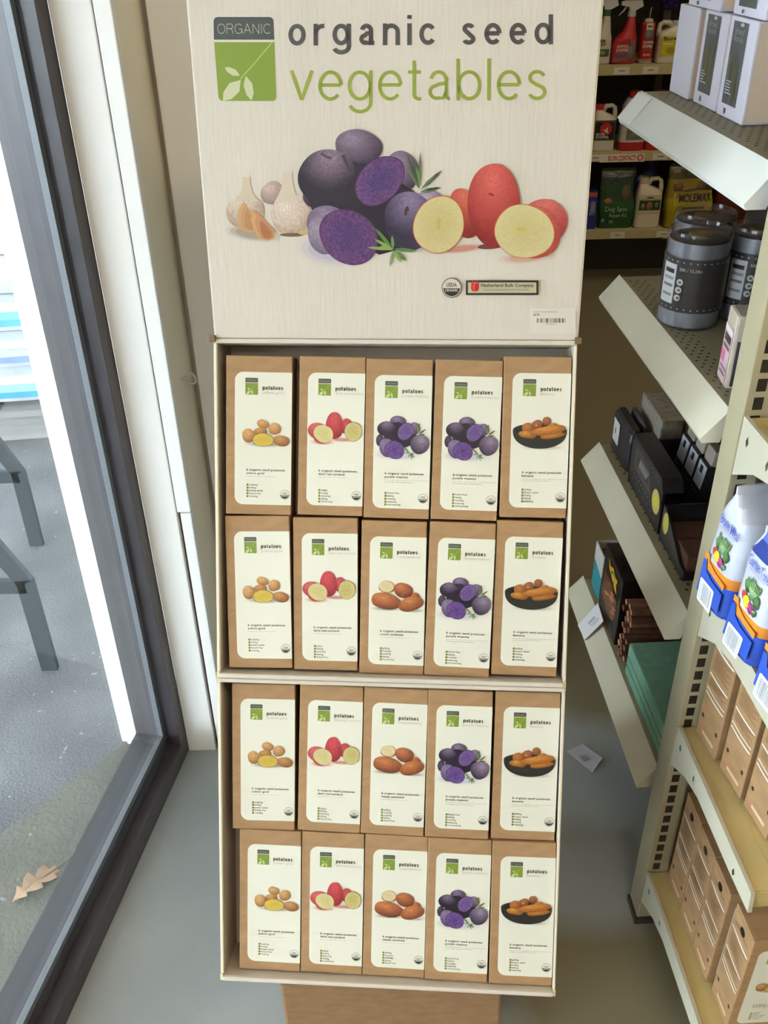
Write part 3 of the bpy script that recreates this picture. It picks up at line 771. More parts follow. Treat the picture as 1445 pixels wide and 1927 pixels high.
# ------------------------------------------------------------------ seed potato boxes
UNIT = CARTON_W / 520.0
KR = (154, 121, 85)
def carton_mesh(seed=0):
    b = MB(); W, H, D = CARTON_W, CARTON_H, CARTON_D
    b.box((-W / 2, 0, 0), (W / 2, D, H), KR, 0.0013)
    # tuck flap seam on the lid, tick mark on the front margin
    b.box((-W / 2 + .002, 0.004, H), (W / 2 - .002, 0.0046, H + .00015), (140, 106, 70))
    pf = Pic(b, lambda x, y, h: ((x - 260) * UNIT, -h - 0.00008, H - y * UNIT))
    pf.line([(4, 792), (24, 784), (48, 774)], 3, (120, 94, 66)); pf.line([(4, 900), (20, 893)], 2, (160, 126, 90))
    ps = Pic(b, lambda a_, c_, h: (-W / 2 - h - 0.00008, D * (1 - a_), H * (1 - c_)))
    wl = (226, 222, 214)
    for c0, w in ((.20, .013), (.43, .012), (.555, .009), (.595, .012)):
        ps.line([(x, c0 + .016 * math.sin(x * 2.6) ) for x in (0.06, .2, .35, .5, .65, .8, .93)], w, wl, 4)
    for blk, (c0, c1) in enumerate(((.24, .41), (.455, .54), (.03, .06), (.125, .17))):
        n = int((c1 - c0) / .0155)
        for i in range(n):
            ps.rect(.12, c0 + i * .0155, .88 - .1 * ((i * 7) % 3), c0 + i * .0155 + .006, (112, 82, 54), 4)
    ps.ell(.5, .105, .115, .034, (40, 30, 22), k=5)
    for a_ in (.16, .84):
        ps.ell(a_, .80, .05, .017, (40, 30, 22), k=5)
    ps.rrect(.2, .91, .82, .935, .01, (214, 190, 170), 4); ps.rrect(.215, .914, .805, .931, .008, (196, 160, 124), 5); ps.rrect(.2, .91, .27, .935, .01, (196, 96, 84), 6)
    return b

def art_gold(q, P_):
    a = Sub(q, 1.0, -147 + 20, -205)
    a.shade(440, 890, 165, 30, (150, 138, 128), P_)
    T1, T2 = (222, 172, 108), (150, 100, 54)
    a.blob(420, 736, 50, 34, T1, T2, 14, seed=1); a.blob(400, 795, 52, 32, (206, 152, 92), (140, 92, 50), seed=2)
    a.blob(513, 772, 47, 48, T1, T2, 30, seed=3); a.blob(306, 830, 50, 55, T1, T2, seed=4)
    a.blob(566, 866, 68, 42, (206, 152, 92), (134, 84, 44), 14, seed=5)
    a.cut(422, 860, 80, 50, (206, 174, 62), (216, 190, 90), (150, 108, 50), 2, seed=6, th=.07)
    return a
def art_red(q, P_):
    a = Sub(q, 1.0, -708, -205)
    a.shade(900, 872, 100, 26, (206, 140, 126), P_); a.shade(1060, 850, 110, 18, (190, 120, 104), P_)
    a.blob(1090, 745, 50, 62, (206, 84, 84), (140, 40, 44), seed=1)
    a.blob(993, 742, 68, 108, (214, 82, 84), (150, 40, 48), -3, hl=(-.1, -.6), seed=2, wob=.03)
    a.blob(856, 786, 72, 66, (214, 100, 100), (160, 60, 62), 20, seed=3)
    a.blob(896, 812, 84, 72, (204, 98, 90), (176, 70, 66), 22, seed=4)
    a.cut(907, 808, 78, 68, (206, 192, 128), (220, 208, 148), (196, 120, 90), 22, seed=5, th=.03)
    a.cut(1142, 786, 68, 73, (194, 178, 106), (214, 200, 138), (140, 100, 60), 0, seed=6, th=.04)
    return a
def art_purple(q, P_):
    a = Sub(q, 1.0285, (-306) * 1.0285, (-226) * 1.0285)
    a.shade(560, 950, 190, 46, (200, 192, 204), P_)
    L, Dk = (140, 122, 150), (46, 38, 56)
    a.blob(560, 703, 62, 50, L, Dk, 8, seed=1, mott=.1); a.blob(424, 845, 32, 46, (90, 74, 96), (40, 32, 46), seed=2)
    a.poly([(430, 720), (560, 700), (700, 760), (700, 860), (600, 900), (460, 850)], (40, 33, 46))
    a.blob(472, 756, 70, 60, (132, 112, 136), (42, 34, 48), 10, hl=(0, -.7), seed=3, mott=.1, gain=1.25)
    a.blob(684, 748, 44, 48, (146, 126, 150), (70, 56, 76), seed=4)
    a.cut(618, 771, 52, 70, (98, 74, 130), (126, 94, 142), (76, 54, 90), 38, seed=5, th=.06, mott=.16)
    a.blob(728, 866, 74, 76, (150, 130, 150), (60, 48, 66), 0, hl=(.2, -.5), seed=6, mott=.09)
    a.blob(478, 898, 62, 70, (142, 122, 150), (84, 68, 98), -14, seed=7)
    a.cut(536, 914, 74, 66, (92, 62, 124), (114, 80, 136), (70, 46, 84), 34, seed=8, th=.05, mott=.2)
    for t in ((716, 788, 722, 702, 6, (104, 120, 84)), (716, 788, 690, 732, 5, (84, 104, 66)), (718, 790, 774, 748, 7, (92, 112, 74)), (720, 792, 768, 792, 6, (84, 100, 66)), (716, 788, 700, 720, 4, (120, 136, 98)),
              (655, 938, 602, 888, 6, (96, 128, 80)), (655, 938, 610, 932, 5, (120, 150, 96)), (655, 938, 690, 968, 6, (92, 124, 76)), (655, 938, 672, 984, 5, (120, 148, 100)), (655, 938, 640, 972, 5, (130, 156, 112)), (655, 938, 690, 940, 5, (110, 140, 90))):
        a.leaf(*t)
    return a
def art_russet(q, P_):
    s_ = 520 / 1068.0
    a = Sub(q, s_, 0, 604 * s_)
    a.shade(430, 855, 260, 40, (160, 160, 146), P_); a.shade(860, 870, 200, 40, (160, 160, 146), P_)
    T1, T2 = (202, 122, 72), (120, 60, 34)
    a.blob(895, 650, 84, 82, (190, 108, 60), T2, seed=1)
    a.blob(705, 540, 166, 122, T1, (106, 52, 32), 22, seed=2)
    a.blob(428, 730, 268, 132, (206, 126, 76), (116, 58, 34), 10, seed=3, wob=.07)
    a.blob(428, 512, 128, 78, (176, 100, 58), (130, 70, 40), 4, seed=4)
    a.cut(428, 484, 122, 92, (222, 200, 150), (228, 208, 160), (190, 140, 90), 4, seed=5, th=.03)
    a.blob(836, 762, 208, 124, (208, 130, 76), (120, 62, 34), -14, seed=6, wob=.06)
    return a
def art_banana(q, P_):
    a = Sub(q, 1.0285, 520 - 1322 * 1.0285, -203 * 1.0285)
    a.shade(1120, 880, 170, 22, (190, 184, 168), P_)
    BK = (44, 44, 40)
    pts = [(897, 745)] + [(1100 + 204 * math.cos(math.radians(t)), 752 + 140 * math.sin(math.radians(t)) ** .8) for t in range(178, 0, -9)] + [(1304, 750)]
    a.poly(pts, BK); a.ell(1100, 752, 204, 52, (58, 58, 52)); a.ell(1100, 756, 192, 44, (34, 32, 28))
    T1, T2 = (204, 132, 58), (128, 70, 26)
    a.blob(1010, 740, 44, 46, (196, 122, 64), T2, 20, seed=1); a.blob(1078, 712, 40, 38, (176, 110, 64), (118, 66, 34), seed=2)
    a.blob(1150, 682, 33, 32, (176, 112, 68), (116, 66, 36), seed=3); a.blob(1200, 726, 40, 32, (190, 122, 60), T2, seed=4)
    a.blob(1008, 788, 66, 30, (212, 148, 60), T2, 8, seed=5); a.blob(1198, 792, 96, 28, (206, 140, 54), (126, 70, 26), -6, seed=6)
    a.blob(1165, 752, 132, 36, (212, 140, 60), (146, 82, 30), -8, seed=7, wob=.08)
    a.ell(1072, 716, 7, 5, (226, 190, 140))
    # front wall of the bowl over the lower potatoes
    a.poly([(905, 784), (960, 806), (1040, 818), (1100, 820), (1170, 818), (1250, 802), (1296, 780), (1262, 830), (1200, 868), (1120, 884), (1080, 884), (1000, 868), (935, 826)], BK)
    return a
KIND = {
    'gold': ('yukon gold', art_gold, ['mashing', 'boiling', 'potato salads', 'french fries', 'roasting'], ['a yellow all-purpose creamy potato'], .838),
    'red': ('dark red norland', art_red, ['salads', 'boiling', 'steaming', 'baking', 'french fries'], ["america's favorite red potato"], .858),
    'russet': ('russet norkotah', art_russet, ['grilling', 'roasting', 'mashing', 'baking', 'french fries'], ['the perfect potato for potato growers'], .852),
    'purple': ('purple majesty', art_purple, ['french fries', 'baking', 'roasting', 'steaming', 'microwaving'], ['this purple majesty potatoes are naturally purple', 'and contain lots of antioxidants'], .842),
    'banana': ('banana', art_banana, ['grilling', 'potato salads', 'boiling', 'baking', 'steaming'], ['this gourmet fingerling is an heirloom variety and', 'packed with buttery flavor'], .838),
}
def label_mesh(kind):
    nm, art, uses, blurb, _ = KIND[kind]
    b = MB(); H = CARTON_H
    q = Pic(b, lambda x, y, h: ((x - 260) * UNIT, -0.0003 - h, H - y * UNIT)); q.k = 0
    ol = []
    x0, y0, x1, y1 = 70, 126, 519.5, 1172
    pts = q.rrect(x0, y0, x1, y1, 66, PAPER, 0, (1, 0, 0, 1))
    # thickness of the label stock
    n = len(pts); b.add([q.fn(x, y, 0) for x, y in pts] + [((x - 260) * UNIT, -0.00005, H - y * UNIT) for x, y in pts], [[i, (i + 1) % n, n + (i + 1) % n, n + i] for i in range(n)], PAPER)
    q.k = 2
    logo(q, lambda u, v: (152 + 100 * u, 172 + 131 * v), green=(130, 152, 52), pale=(206, 208, 150))
    q.k = 30
    a = art(q, PAPER)
    DK = (66, 64, 60); PALE = (186, 189, 170)
    strokes(q, 'potatoes', 289, 262, 449, 23, DK, .24, .3)
    wid = {'gold': 172, 'red': 216, 'russet': 186, 'purple': 208, 'banana': 104}[kind]
    desc = 300 if any(ch in nm for ch in 'gpyj') else 294
    q.text(nm, (287, 274, 287 + wid, desc), PALE, -0.004, 1.02, 10)
    q.text('6 organic seed potatoes', (163, 884, 470, 908), DK, 0.014, 1.04, 10)
    q.text(nm, (163, 912, 163 + {'gold': 142, 'red': 208, 'russet': 190, 'purple': 186, 'banana': 92}[kind], 934 if desc == 300 else 930), DK, 0.014, 1.04, 10)
    for i, t in enumerate(blurb):
        q.text(t, (163, 943 + 15 * i, (390 if len(blurb) == 1 else 500 - 110 * i), 952 + 15 * i), (160, 158, 142), -0.003, 1.0, 10)
    yy = {'gold': 1006, 'red': 1042, 'russet': 1030, 'purple': 1042, 'banana': 1022}[kind]
    for i, t in enumerate(uses):
        q.rect(165, yy + 23 * i, 181, yy + 16 + 23 * i, (124, 140, 52), 10)
        q.text_at(t, 187, yy + 14 + 23 * i, 21, (104, 102, 92), 0.008, 1.0, 10)
    q.k = 12
    seal(q, 470, 1088, 38)
    return b
CARTON = carton_mesh().build('carton', KRAFT); CARTON_ME = CARTON.data; bpy.data.objects.remove(CARTON)
LABEL_ME = {}
for k in KIND:
    o = label_mesh(k).build('label', PRINT, gain=.75); LABEL_ME[k] = o.data; bpy.data.objects.remove(o)
def part(name, me, parent, label=None):
    o = bpy.data.objects.new(name, me); col.objects.link(o); o.parent = parent
    if label: o['label'] = label
    return o
PICT = {'gold': 'golden potatoes', 'red': 'red potatoes', 'russet': 'brown russet potatoes', 'purple': 'purple potatoes', 'banana': 'a black bowl of banana potatoes'}
PACKS = [  # kind, centre x, centre z, turn, yaw, lift towards the viewer
    [('gold', -.1664, .7145, .72, 3.0, .004), ('red', -.0763, .7143, .86, 0, 0), ('purple', .0065, .7121, .68, 0, 0), ('purple', .0911, .7115, 1.0, .8, 0), ('banana', .1752, .716, .3, 1.5, 0)],
    [('gold', -.168, .5157, -1.1, 0, .002), ('red', -.0830, .5145, -.3, 0, 0), ('russet', .0025, .5118, .54, 0, 0), ('purple', .0868, .5118, 1.3, 0, .002), ('banana', .1706, .5148, .9, 1, 0)],
    [('gold', -.1635, .297, .3, 2, 0), ('red', -.0763, .2974, 1.0, 0, 0), ('russet', .0066, .2966, 1.0, 0, 0), ('purple', .0895, .2966, .5, 0, .002), ('banana', .1747, .2968, .5, 1.2, 0)],
    [('gold', -.156, .0993, .57, 0, 0), ('red', -.0730, .0993, .6, 0, 0), ('russet', .0099, .0990, .7, 0, 0), ('purple', .0924, .0990, .6, 0, .003), ('banana', .1760, .0988, .1, .6, .004)],
]
ROWN = ['top row', 'second row', 'third row', 'bottom row']
for r_, row in enumerate(PACKS):
    for c_, (kind, cx, cz, rot, yaw, out) in enumerate(row):
        lab = f'kraft box picturing {PICT[kind]}, in the {ROWN[r_]} of the display'
        if r_ == 0 and kind == 'purple':
            lab = 'kraft box picturing purple potatoes, top row, beside the ' + ('red potatoes' if c_ == 2 else 'banana potatoes')
        T = DM @ Matrix.Translation((cx, 0.012 - out, cz)) @ Matrix.Rotation(math.radians(rot), 4, 'Y') @ Matrix.Rotation(math.radians(yaw), 4, 'Z') @ Matrix.Translation((0, 0, -CARTON_H / 2))
        t = thing('seed_potato_box', lab, 'box', group='seed potato boxes in the cardboard display', mat=T)
        part('carton', CARTON_ME, t); part('label', LABEL_ME[kind], t)

# ------------------------------------------------------------------ the shelving on the right: gondola run and end cap
GAZ = math.radians(2.28)
GM = Matrix.Translation((0.397, 0.96, 0)) @ Matrix.Rotation(GAZ, 4, 'Z')       # local x = to the right, y = away from the camera
def gpt(v, u, z=0.0):
    return GM @ Vector((v, u, z))
CREAM = (156, 147, 119); CREAM2 = (206, 200, 178); HOLE = (34, 30, 24)
def holes(b, z, v0, v1, u0, u1, dv, du, s, lift=0.0004, stagger=True, dia=True):
    j = 0; u = u0
    while u <= u1 + 1e-6:
        v = v0 + (dv / 2 if stagger and j % 2 else 0)
        while v <= v1 + 1e-6:
            if dia:
                b.add([(v - s, u, z + lift), (v, u - s * .8, z + lift), (v + s, u, z + lift), (v, u + s * .8, z + lift)], [[0, 1, 2, 3]], HOLE)
            else:
                b.add([(v - s, u - s * .6, z + lift), (v + s * .5, u - s * .6, z + lift), (v + s, u + s * .6, z + lift), (v - s * .5, u + s * .6, z + lift)], [[0, 1, 2, 3]], HOLE)
            v += dv
        u += du; j += 1

gon = thing('shelving_gondola', 'cream steel shelving run going back on the right, four shelves seen end-on', 'shelf unit', mat=GM)
SZ = [1.177, 0.901, 0.592, 0.291]
b = MB(); b.box((0.445, 0.0, 0.02), (0.47, 0.535, 1.75), (120, 112, 92)); b.build('back_panel', STEEL, gon)
b = MB(); b.box((0.16, 0.03, 0.002), (0.444, 0.51, 0.09), (150, 142, 118), .002); b.build('base_deck', STEEL, gon)
for y in (0.505,):
    b = MB(); b.box((0.425, y, 0.0), (0.4445, y + .03, 1.7), CREAM); b.build('upright', STEEL, gon)
for i, z in enumerate(SZ):
    t_ = 0.004
    b = MB(); b.box((0.016, 0.022, z - 0.005), (0.4445, 0.504, z), CREAM, .001)
    b.box((0.03, 0.022, z - .03), (0.44, 0.025, z - .0052), CREAM); b.box((0.03, 0.501, z - .03), (0.44, 0.504, z - .0052), CREAM)
    if i == 0:
        holes(b, z, .030, .21, .045, .49, .012, .0125, .003, dia=False)
    elif i == 1:
        holes(b, z, .024, .048, .06, .49, .012, .0105, .0028)
    else:
        holes(b, z, .030, .062, .05, .49, .012, .0125, .0034)
    sh = b.build('shelf', STEEL, gon)
    b = MB()
    lipc = (212, 212, 204) if i == 0 else CREAM2
    b.prism([(0.0158, z - .0002), (-0.0145, z - 0.037), (-0.012, z - 0.043), (0.010, z - 0.043), (0.0158, z - 0.022)], 0.021, 0.516, 1, lipc)
    b.build('price_channel', STEEL, sh)
    if i == 0:
        b = MB(); b.prism([(0.0120, z - .0015), (-0.0160, z - 0.0365), (-0.0152, z - 0.0372), (0.0128, z - 0.0022)], 0.455, 0.5165, 1, (222, 222, 214))
        b.prism([(-0.0058, z - .0245), (-0.0098, z - 0.0295), (-0.0092, z - 0.030), (-0.0052, z - 0.025)], 0.478, 0.488, 1, (150, 150, 148)); b.build('price_tag', PRINT, sh)
    if i == 3:
        b = MB()
        q = Pic(b, lambda x, y, h: (0.0165 - y * 0.033 - .0008 - h, 0.405 - x * .05 + y * .003, z + .018 - y * .052 + (0.0006 + h)))
        q.poly([(0, 0), (1, .06), (.98, .95), (.05, 1)], (226, 224, 226), 0)
        n0 = [q.fn(*pt, 0) for pt in ((0, 0), (1, .06), (.98, .95), (.05, 1))]
        b.add(n0 + [(v[0] + .0008, v[1], v[2] - .0008) for v in n0], [[i_, (i_ + 1) % 4, 4 + (i_ + 1) % 4, 4 + i_] for i_ in range(4)], (220, 218, 220))
        for k in range(9):
            q.rect(.40, .30 + k * .035, .55, .315 + k * .035, (60, 58, 66), 4)
        q.rect(.62, .2, .66, .55, (160, 158, 164), 4); q.rect(.72, .2, .75, .5, (160, 158, 164), 4)
        b.build('price_tag', PRINT, sh)

cap = thing('end_cap_shelving', 'cream steel end-cap shelving facing the camera, with a slotted upright on its left', 'shelf unit', mat=GM)
for v0 in (0.0, 0.82):
    b = MB()
    b.box((v0, -0.045, 0.012), (v0 + 0.034, -0.004, 1.95), CREAM, .0015)
    n = 0
    zz = 0.135
    while zz < 1.9:
        b.add([(v0 + .0085, -.0452, zz), (v0 + .0195, -.0452, zz), (v0 + .0195, -.0452, zz + .0152), (v0 + .0085, -.0452, zz + .0152)], [[0, 1, 2, 3]], HOLE)
        zz += 0.0222
    b.box((v0 + .0305, -.0456, .14), (v0 + .0312, -.0452, 1.9), (140, 132, 108))
    up = b.build('upright', STEEL, cap)
    b = MB(); b.box((v0 - .004, -.05, 0.0), (v0 + .036, -.002, 0.0118), (60, 56, 48), .001); b.build('foot', STEEL, up)
b = MB(); b.box((0.0345, -0.03, 0.09), (0.8195, -0.012, 1.95), (160, 154, 128)); b.build('back_panel', STEEL, cap)
def cap_shelf(z, front, lip):
    b = MB(); b.box((0.0365, front, z - .004), (0.815, -0.0305, z), (190, 172, 118), .0008); b.box((0.006, front, z - .004), (0.0365, -0.0465, z), (190, 172, 118))
    b.box((0.006, front - .0025, z - lip), (0.815, front, z), (190, 170, 112), .0008)
    holes(b, z, .062, .14, front + .035, front + .085, .017, .012, .0048, dia=False)
    holes(b, z, .062, .09, -0.12, -0.075, .014, .012, .0036)
    sh = b.build('shelf', STEEL, cap)
    for v0 in (0.001, 0.8152):
        b = MB(); b.prism([(-.0465, z + .003), (front - .0045, z + .003), (front - .009, z - lip), (front + .05, z - lip - .003), (-0.14, z - .032), (-0.095, z - .044), (-0.0465, z - .072)], v0, v0 + .005, 0, (178, 173, 152))
        for (u_, w_) in ((-.066, .004), (-0.12, .003), (front + .04, .0035)):
            b.add([(v0 - .0002, u_ - w_, z - .020), (v0 - .0002, u_, z - .026), (v0 - .0002, u_ + w_, z - .020), (v0 - .0002, u_, z - .012)], [[0, 1, 2, 3]], (70, 64, 52))
        b.build('bracket', STEEL, sh)
    return sh
cap_shelf(0.128, -0.36, .026); cap_shelf(0.447, -0.303, .027); cap_shelf(0.685, -0.303, .027); cap_shelf(0.925, -0.303, .027)

# seed potato boxes on the end cap
def gpack(kind, v, u, z, lab, rz=0.0):
    t = thing('seed_potato_box', lab, 'box', group='seed potato boxes on the end cap', mat=GM @ Matrix.Translation((v + CARTON_W / 2, u, z)) @ Matrix.Rotation(math.radians(rz), 4, 'Z'))
    part('carton', CARTON_ME, t); part('label', LABEL_ME[kind], t); return t
ZB, ZM = 0.1287, 0.4477
gpack('gold', .036, -.292, ZB, 'kraft box with golden potatoes on its label, at the front of the lowest end-cap shelf')
for k, w in enumerate(('just behind the golden potato box', 'in the middle of the rear three', 'closest to the back panel')):
    gpack('gold', .031, -.226 + .0568 * k, ZB, f'kraft box side on lowest end-cap shelf, {w}')
for k in range(3):
    gpack('gold', .118, -.224 + .0568 * k, ZB, f'kraft box in the right column, lowest end-cap shelf, {("front", "middle", "rear")[k]} one')
for k, w in enumerate(('front of the row under the bags', 'middle of the row under the bags', 'rear of the row by the slotted upright')):
    gpack('gold', (.0465, .0385, .0285)[k], (-.2325, -.1695, -.1055)[k], ZM, f'kraft box on the middle end-cap shelf, {w}', 6.0)

# garden meal bags on the end cap
BLUE, BLUE2, ORG, WHT = (46, 80, 176), (34, 56, 130), (212, 132, 44), (184, 188, 200)
def meal_bag(lab, v, u, z, txt, seed, top=1.0):
    t = thing('plant_food_bag', lab, 'bag', group='blue and white bags on the end cap', mat=GM @ Matrix.Translation((v, u, z)) @ Matrix.Rotation(math.radians(8), 4, 'Z'))
    hx, hy = .055, .033; H = .175
    secs = []; cols = []
    rows = [(0.0, .80, .70, BLUE2), (.006, .97, .95, BLUE2), (.012, 1, 1, BLUE), (.060, 1.02, 1.04, BLUE), (.078, 1.02, 1.04, ORG), (.115, 1.0, 1.02, WHT), (.145, .99, .96, WHT), (.165, .98, .78, WHT), (.182, .97, .42, WHT), (.196, .95, .09, WHT), (.207, .95, .05, WHT)]
    for i, (zz, a_, b_, c) in enumerate(rows):
        zz *= .85
        secs.append((zz, hx * a_, hy * b_, 0, 0.004 * math.sin(zz * 30 + seed)))
        if i: cols.append(c)
    b = MB(); b.loft(secs, cols, 40, 5.0); bag = b.build('bag', FOIL, t)
    # printing on the side that faces the window
    b = MB()
    def fn(x, y, h):      # x 0..1 from rear to front, y 0..1 down from .165 to 0
        zz = .140 * (1 - y)
        return (-hx * (1.012 + (.01 if zz < .077 else -.02 * max(0, (zz - .077) / .063))) - .0012 - h, hy * (1 - .2) * (1 - 2 * x) + .004 * math.sin(zz * 30 + seed), zz)
    q = Pic(b, fn)
    q.line([(.02, .50), (.18, .50), (.24, .56), (.5, .60), (.98, .62)], .06, ORG)
    q.poly([(.02, .55), (.14, .55), (.22, .64), (.5, .68), (.98, .69), (.98, .9), (.02, .9)], BLUE)
    rnd = random.Random(seed)
    for (cx, cy, r, c1, c2) in ((.34, .30, .12, (96, 130, 76), (46, 80, 44)), (.55, .30, .17, (170, 190, 150), (90, 124, 84)), (.72, .36, .12, (92, 128, 70), (48, 84, 44)), (.30, .40, .09, (196, 60, 50), (150, 40, 40)), (.42, .43, .12, (230, 210, 60), (190, 160, 40)), (.60, .45, .11, (176, 60, 130), (120, 36, 96)), (.74, .46, .07, (100, 134, 76), (56, 90, 50))):
        q.blob(cx, cy, r, r * .44, c1, c2, seed=seed, wob=.14, mott=.2, n=18, rings=4)
    for k in range(7):
        q.leaf(.34 + .06 * k, .30, .30 + .08 * k, .20 + rnd.uniform(-.02, .02), .03, (86, 122, 70))
    q.text(txt, (.22, .03, .96, .12), (74, 88, 180), .01, 1.0, slope=.03); q.text('All Natural Plant Food', (.3, .13, .86, .155), (120, 116, 110), 0, slope=.02)
    q.rrect(.10, .74, .70, .98, (.06, .02), (224, 224, 226), corners=(1, 1, 1, 1))
    n = 22
    for k in range(n):
        q.rect(.16 + .48 * k / n, .77, .16 + .48 * (k + rnd.choice((.35, .5, .7))) / n, .95, (70, 70, 78), q.k + 1 if k == 0 else q.k)
    b.build('side_print', GLOSSPRINT, bag)
    return t, bag
meal_bag('blue and white plant food bag standing at the rear, against the slotted upright', .040, -.084, .6888, 'Bone Meal', 1)
t_, bag_ = meal_bag('blue and white plant food bag in the middle of the three, blue top folded over', .042, -.165, .6888, 'Garden Tone', 2)
b = MB(); b.loft([(0.138, .055, .026, 0, 0), (.160, .054, .013, 0, -.004), (.1785, .053, .006, 0, -.008), (.174, .052, .010, 0, -.018), (.148, .051, .010, 0, -.030)], [BLUE2, (70, 100, 180), (70, 100, 180), (208, 186, 150)], 32, 5.0)
b.build('folded_top', FOIL, bag_)
meal_bag('blue and white plant food bag nearest the camera on the bag shelf', .044, -.246, .6888, 'Garden Tone', 3)
# tan pouch on the top end-cap shelf
tp = thing('tan_pouch', 'tan paper pouch on the top end-cap shelf at the photo edge', 'pouch', mat=GM @ Matrix.Translation((.085, -.15, .9255)))
b = MB(); b.loft([(0, .06, .045, 0, 0), (.006, .072, .056, 0, 0), (.05, .075, .06, 0, 0), (.12, .07, .05, 0, 0), (.16, .066, .02, 0, 0), (.175, .065, .004, 0, 0)], (204, 172, 128), 36, 3.5); b.build('pouch', KRAFT, tp)
b = MB(); b.box((-.066, -.006, .1755), (.066, .006, .19), (150, 120, 84), .002); b.build('folded_seam', KRAFT, tp)

# ---- top gondola shelf: white cartons
def g_thing(name, lab, cat, v, u, z, group=None, rz=0):
    return thing(name, lab, cat, group=group, mat=GM @ Matrix.Translation((v, u, z + .0005)) @ Matrix.Rotation(math.radians(rz), 4, 'Z'))
LILAC = (214, 210, 222)
def window_box(lab, v, u, z, du, dv, h, plain=False, side=(226, 200, 176)):
    t = g_thing('white_carton', lab, 'box', v, u, z, 'white cartons on the top shelf')
    b = MB(); b.box((0, 0, 0), (dv, du, h), LILAC, .002)
    b.add([(0.003, -.0003, .003), (dv - .003, -.0003, .003), (dv - .003, -.0003, h - .003), (0.003, -.0003, h - .003)], [[0, 1, 2, 3]], side)
    ct = b.build('carton', PRINT, t)
    if not plain:
        b = MB(); q = Pic(b, lambda x, y, hh: (-.0004 - hh, du * (1 - x), h * (1 - y)))
        q.rect(.16, .04, .70, .86, (92, 96, 100))
        rnd = random.Random(int(u * 1000) + int(z * 100))
        for k in range(26):
            y0 = .28 + rnd.uniform(0, .2); x0 = rnd.uniform(.28, .62)
            q.leaf(x0, y0 + .4, x0 + rnd.uniform(-.06, .06), y0 - .02, .014, rnd.choice(((104, 108, 72), (84, 82, 60), (120, 112, 84), (66, 66, 56))))
        for k in range(5):
            q.rect(.22, .62 + k * .03, .22 + rnd.uniform(.12, .26), .635 + k * .03, (176, 184, 196))
        q.text('dried', (.26, .10, .60, .16), (160, 166, 172)); q.text('florals', (.26, .17, .60, .23), (160, 166, 172))
        q.ell(.5, .065, .07, .018, (200, 196, 176))
        q.rect(.30, .90, .36, .96, (110, 110, 116))
        b.build('window', GLOSSPRINT, ct)
    return t
window_box('white carton with picture window, nearest the camera on the top shelf', .055, .231, SZ[0], .086, .16, .112)
window_box('white carton with picture window, between plain carton and nearest carton', .056, .324, SZ[0], .086, .16, .112)
window_box('plain white glossy carton at the far end of the top shelf row', .052, .420, SZ[0], .082, .16, .112, True)
window_box('white carton lying on top of the nearest window carton', .058, .222, SZ[0] + .1132, .10, .15, .07)
window_box('white carton lying on top of the plain and middle cartons', .050, .345, SZ[0] + .1132, .12, .15, .07)

# ---- second shelf: rolls of ribbon mesh
CLEAR = glass_mat('clear_plastic', (0.93, 0.94, 0.95), 1.4, 0.03)
def mesh_roll(lab, v, u, rz):
    t = g_thing('mesh_roll', lab, 'roll', v, u, SZ[1], 'rolls of silver mesh on the second shelf', rz)
    H = .132; r = .0415
    b = MB(); b.lathe([(0, .002), (r - .002, .002), (r - .0005, .004), (r - .0005, H - .012), (r - .004, H - .010), (.016, H - .009), (.0158, H - .009)], [(150, 150, 158), (150, 150, 158), (162, 163, 172), (70, 50, 40), (84, 62, 48), (84, 62, 48)], 40)
    rl = b.build('mesh', material('silver_mesh', None, 0.3, metal=0.55, var=0.25, vscale=70, stretch=(1, 1, .3)), t) if 'silver_mesh' not in bpy.data.materials else b.build('mesh', bpy.data.materials['silver_mesh'], t)
    b = MB(); b.lathe([(.0155, H - .016), (.0155, H - .006), (.012, H - .0055), (0, H - .007)], (150, 128, 72), 28); b.build('cardboard_core', KRAFT, t)
    b = MB(); b.lathe([(r + .001, .0), (r + .0018, .002), (r + .0018, H - .004), (r + .0012, H), (r - .002, H + .0008), (r - .003, H - .004), (.02, H - .0045), (0, H - .0045)], (220, 225, 230), 40); b.build('clear_tub', CLEAR, t)
    b = MB(); rb = r + .0024
    b.lathe([(rb, .026), (rb, .100)], (62, 60, 60), 48)
    q = Pic(b, lambda x, y, h: ((rb + .0002 + h) * math.sin(x / rb), -(rb + .0002 + h) * math.cos(x / rb), .100 - y))
    for k in range(30):
        a = -math.pi * rb + 2 * math.pi * rb * k / 30
        q.ell(a, .0045, .0011, .0011, (190, 188, 180), k=3, n=8); q.ell(a, .0695, .0011, .0011, (190, 188, 180), k=3, n=8)
    def band(x0, x1, y0, y1, c, k):
        n = 8
        for i in range(n):
            q.rect(x0 + (x1 - x0) * i / n, y0, x0 + (x1 - x0) * (i + 1) / n, y1, c, k)
    band(-.034, -.0095, .009, .064, (206, 206, 210), 3)
    for y0, hh, c in ((.016, .006, (60, 58, 58)), (.027, .004, (150, 150, 150)), (.037, .004, (120, 120, 120)), (.050, .004, (140, 140, 140))):
        band(-.030, -.0125, y0, y0 + hh, c, 4)
    q.text('50ft / 15.24m', (-.005, .012, .026, .0165), (206, 204, 198), k=5)
    for k in range(12):
        if k < 4: q.rect(-.005, .0195 + k * .0022, .026, .0202 + k * .0022, (104, 96, 88), 3)
    for i, y in enumerate((.032, .043, .054)):
        q.ell(-.002 - i * .0005, y, .0046, .0046, (196, 194, 188), k=4); q.rect(-.0038, y - .0014, .0002, y + .0014, (88, 86, 84), 6)
        for k in range(4):
            q.rect(.006, y - .004 + k * .0022, .026 - .003 * (k % 2), y - .0033 + k * .0022, (100, 92, 84), 3)
    b.build('label_band', GLOSSPRINT, t)
    return t
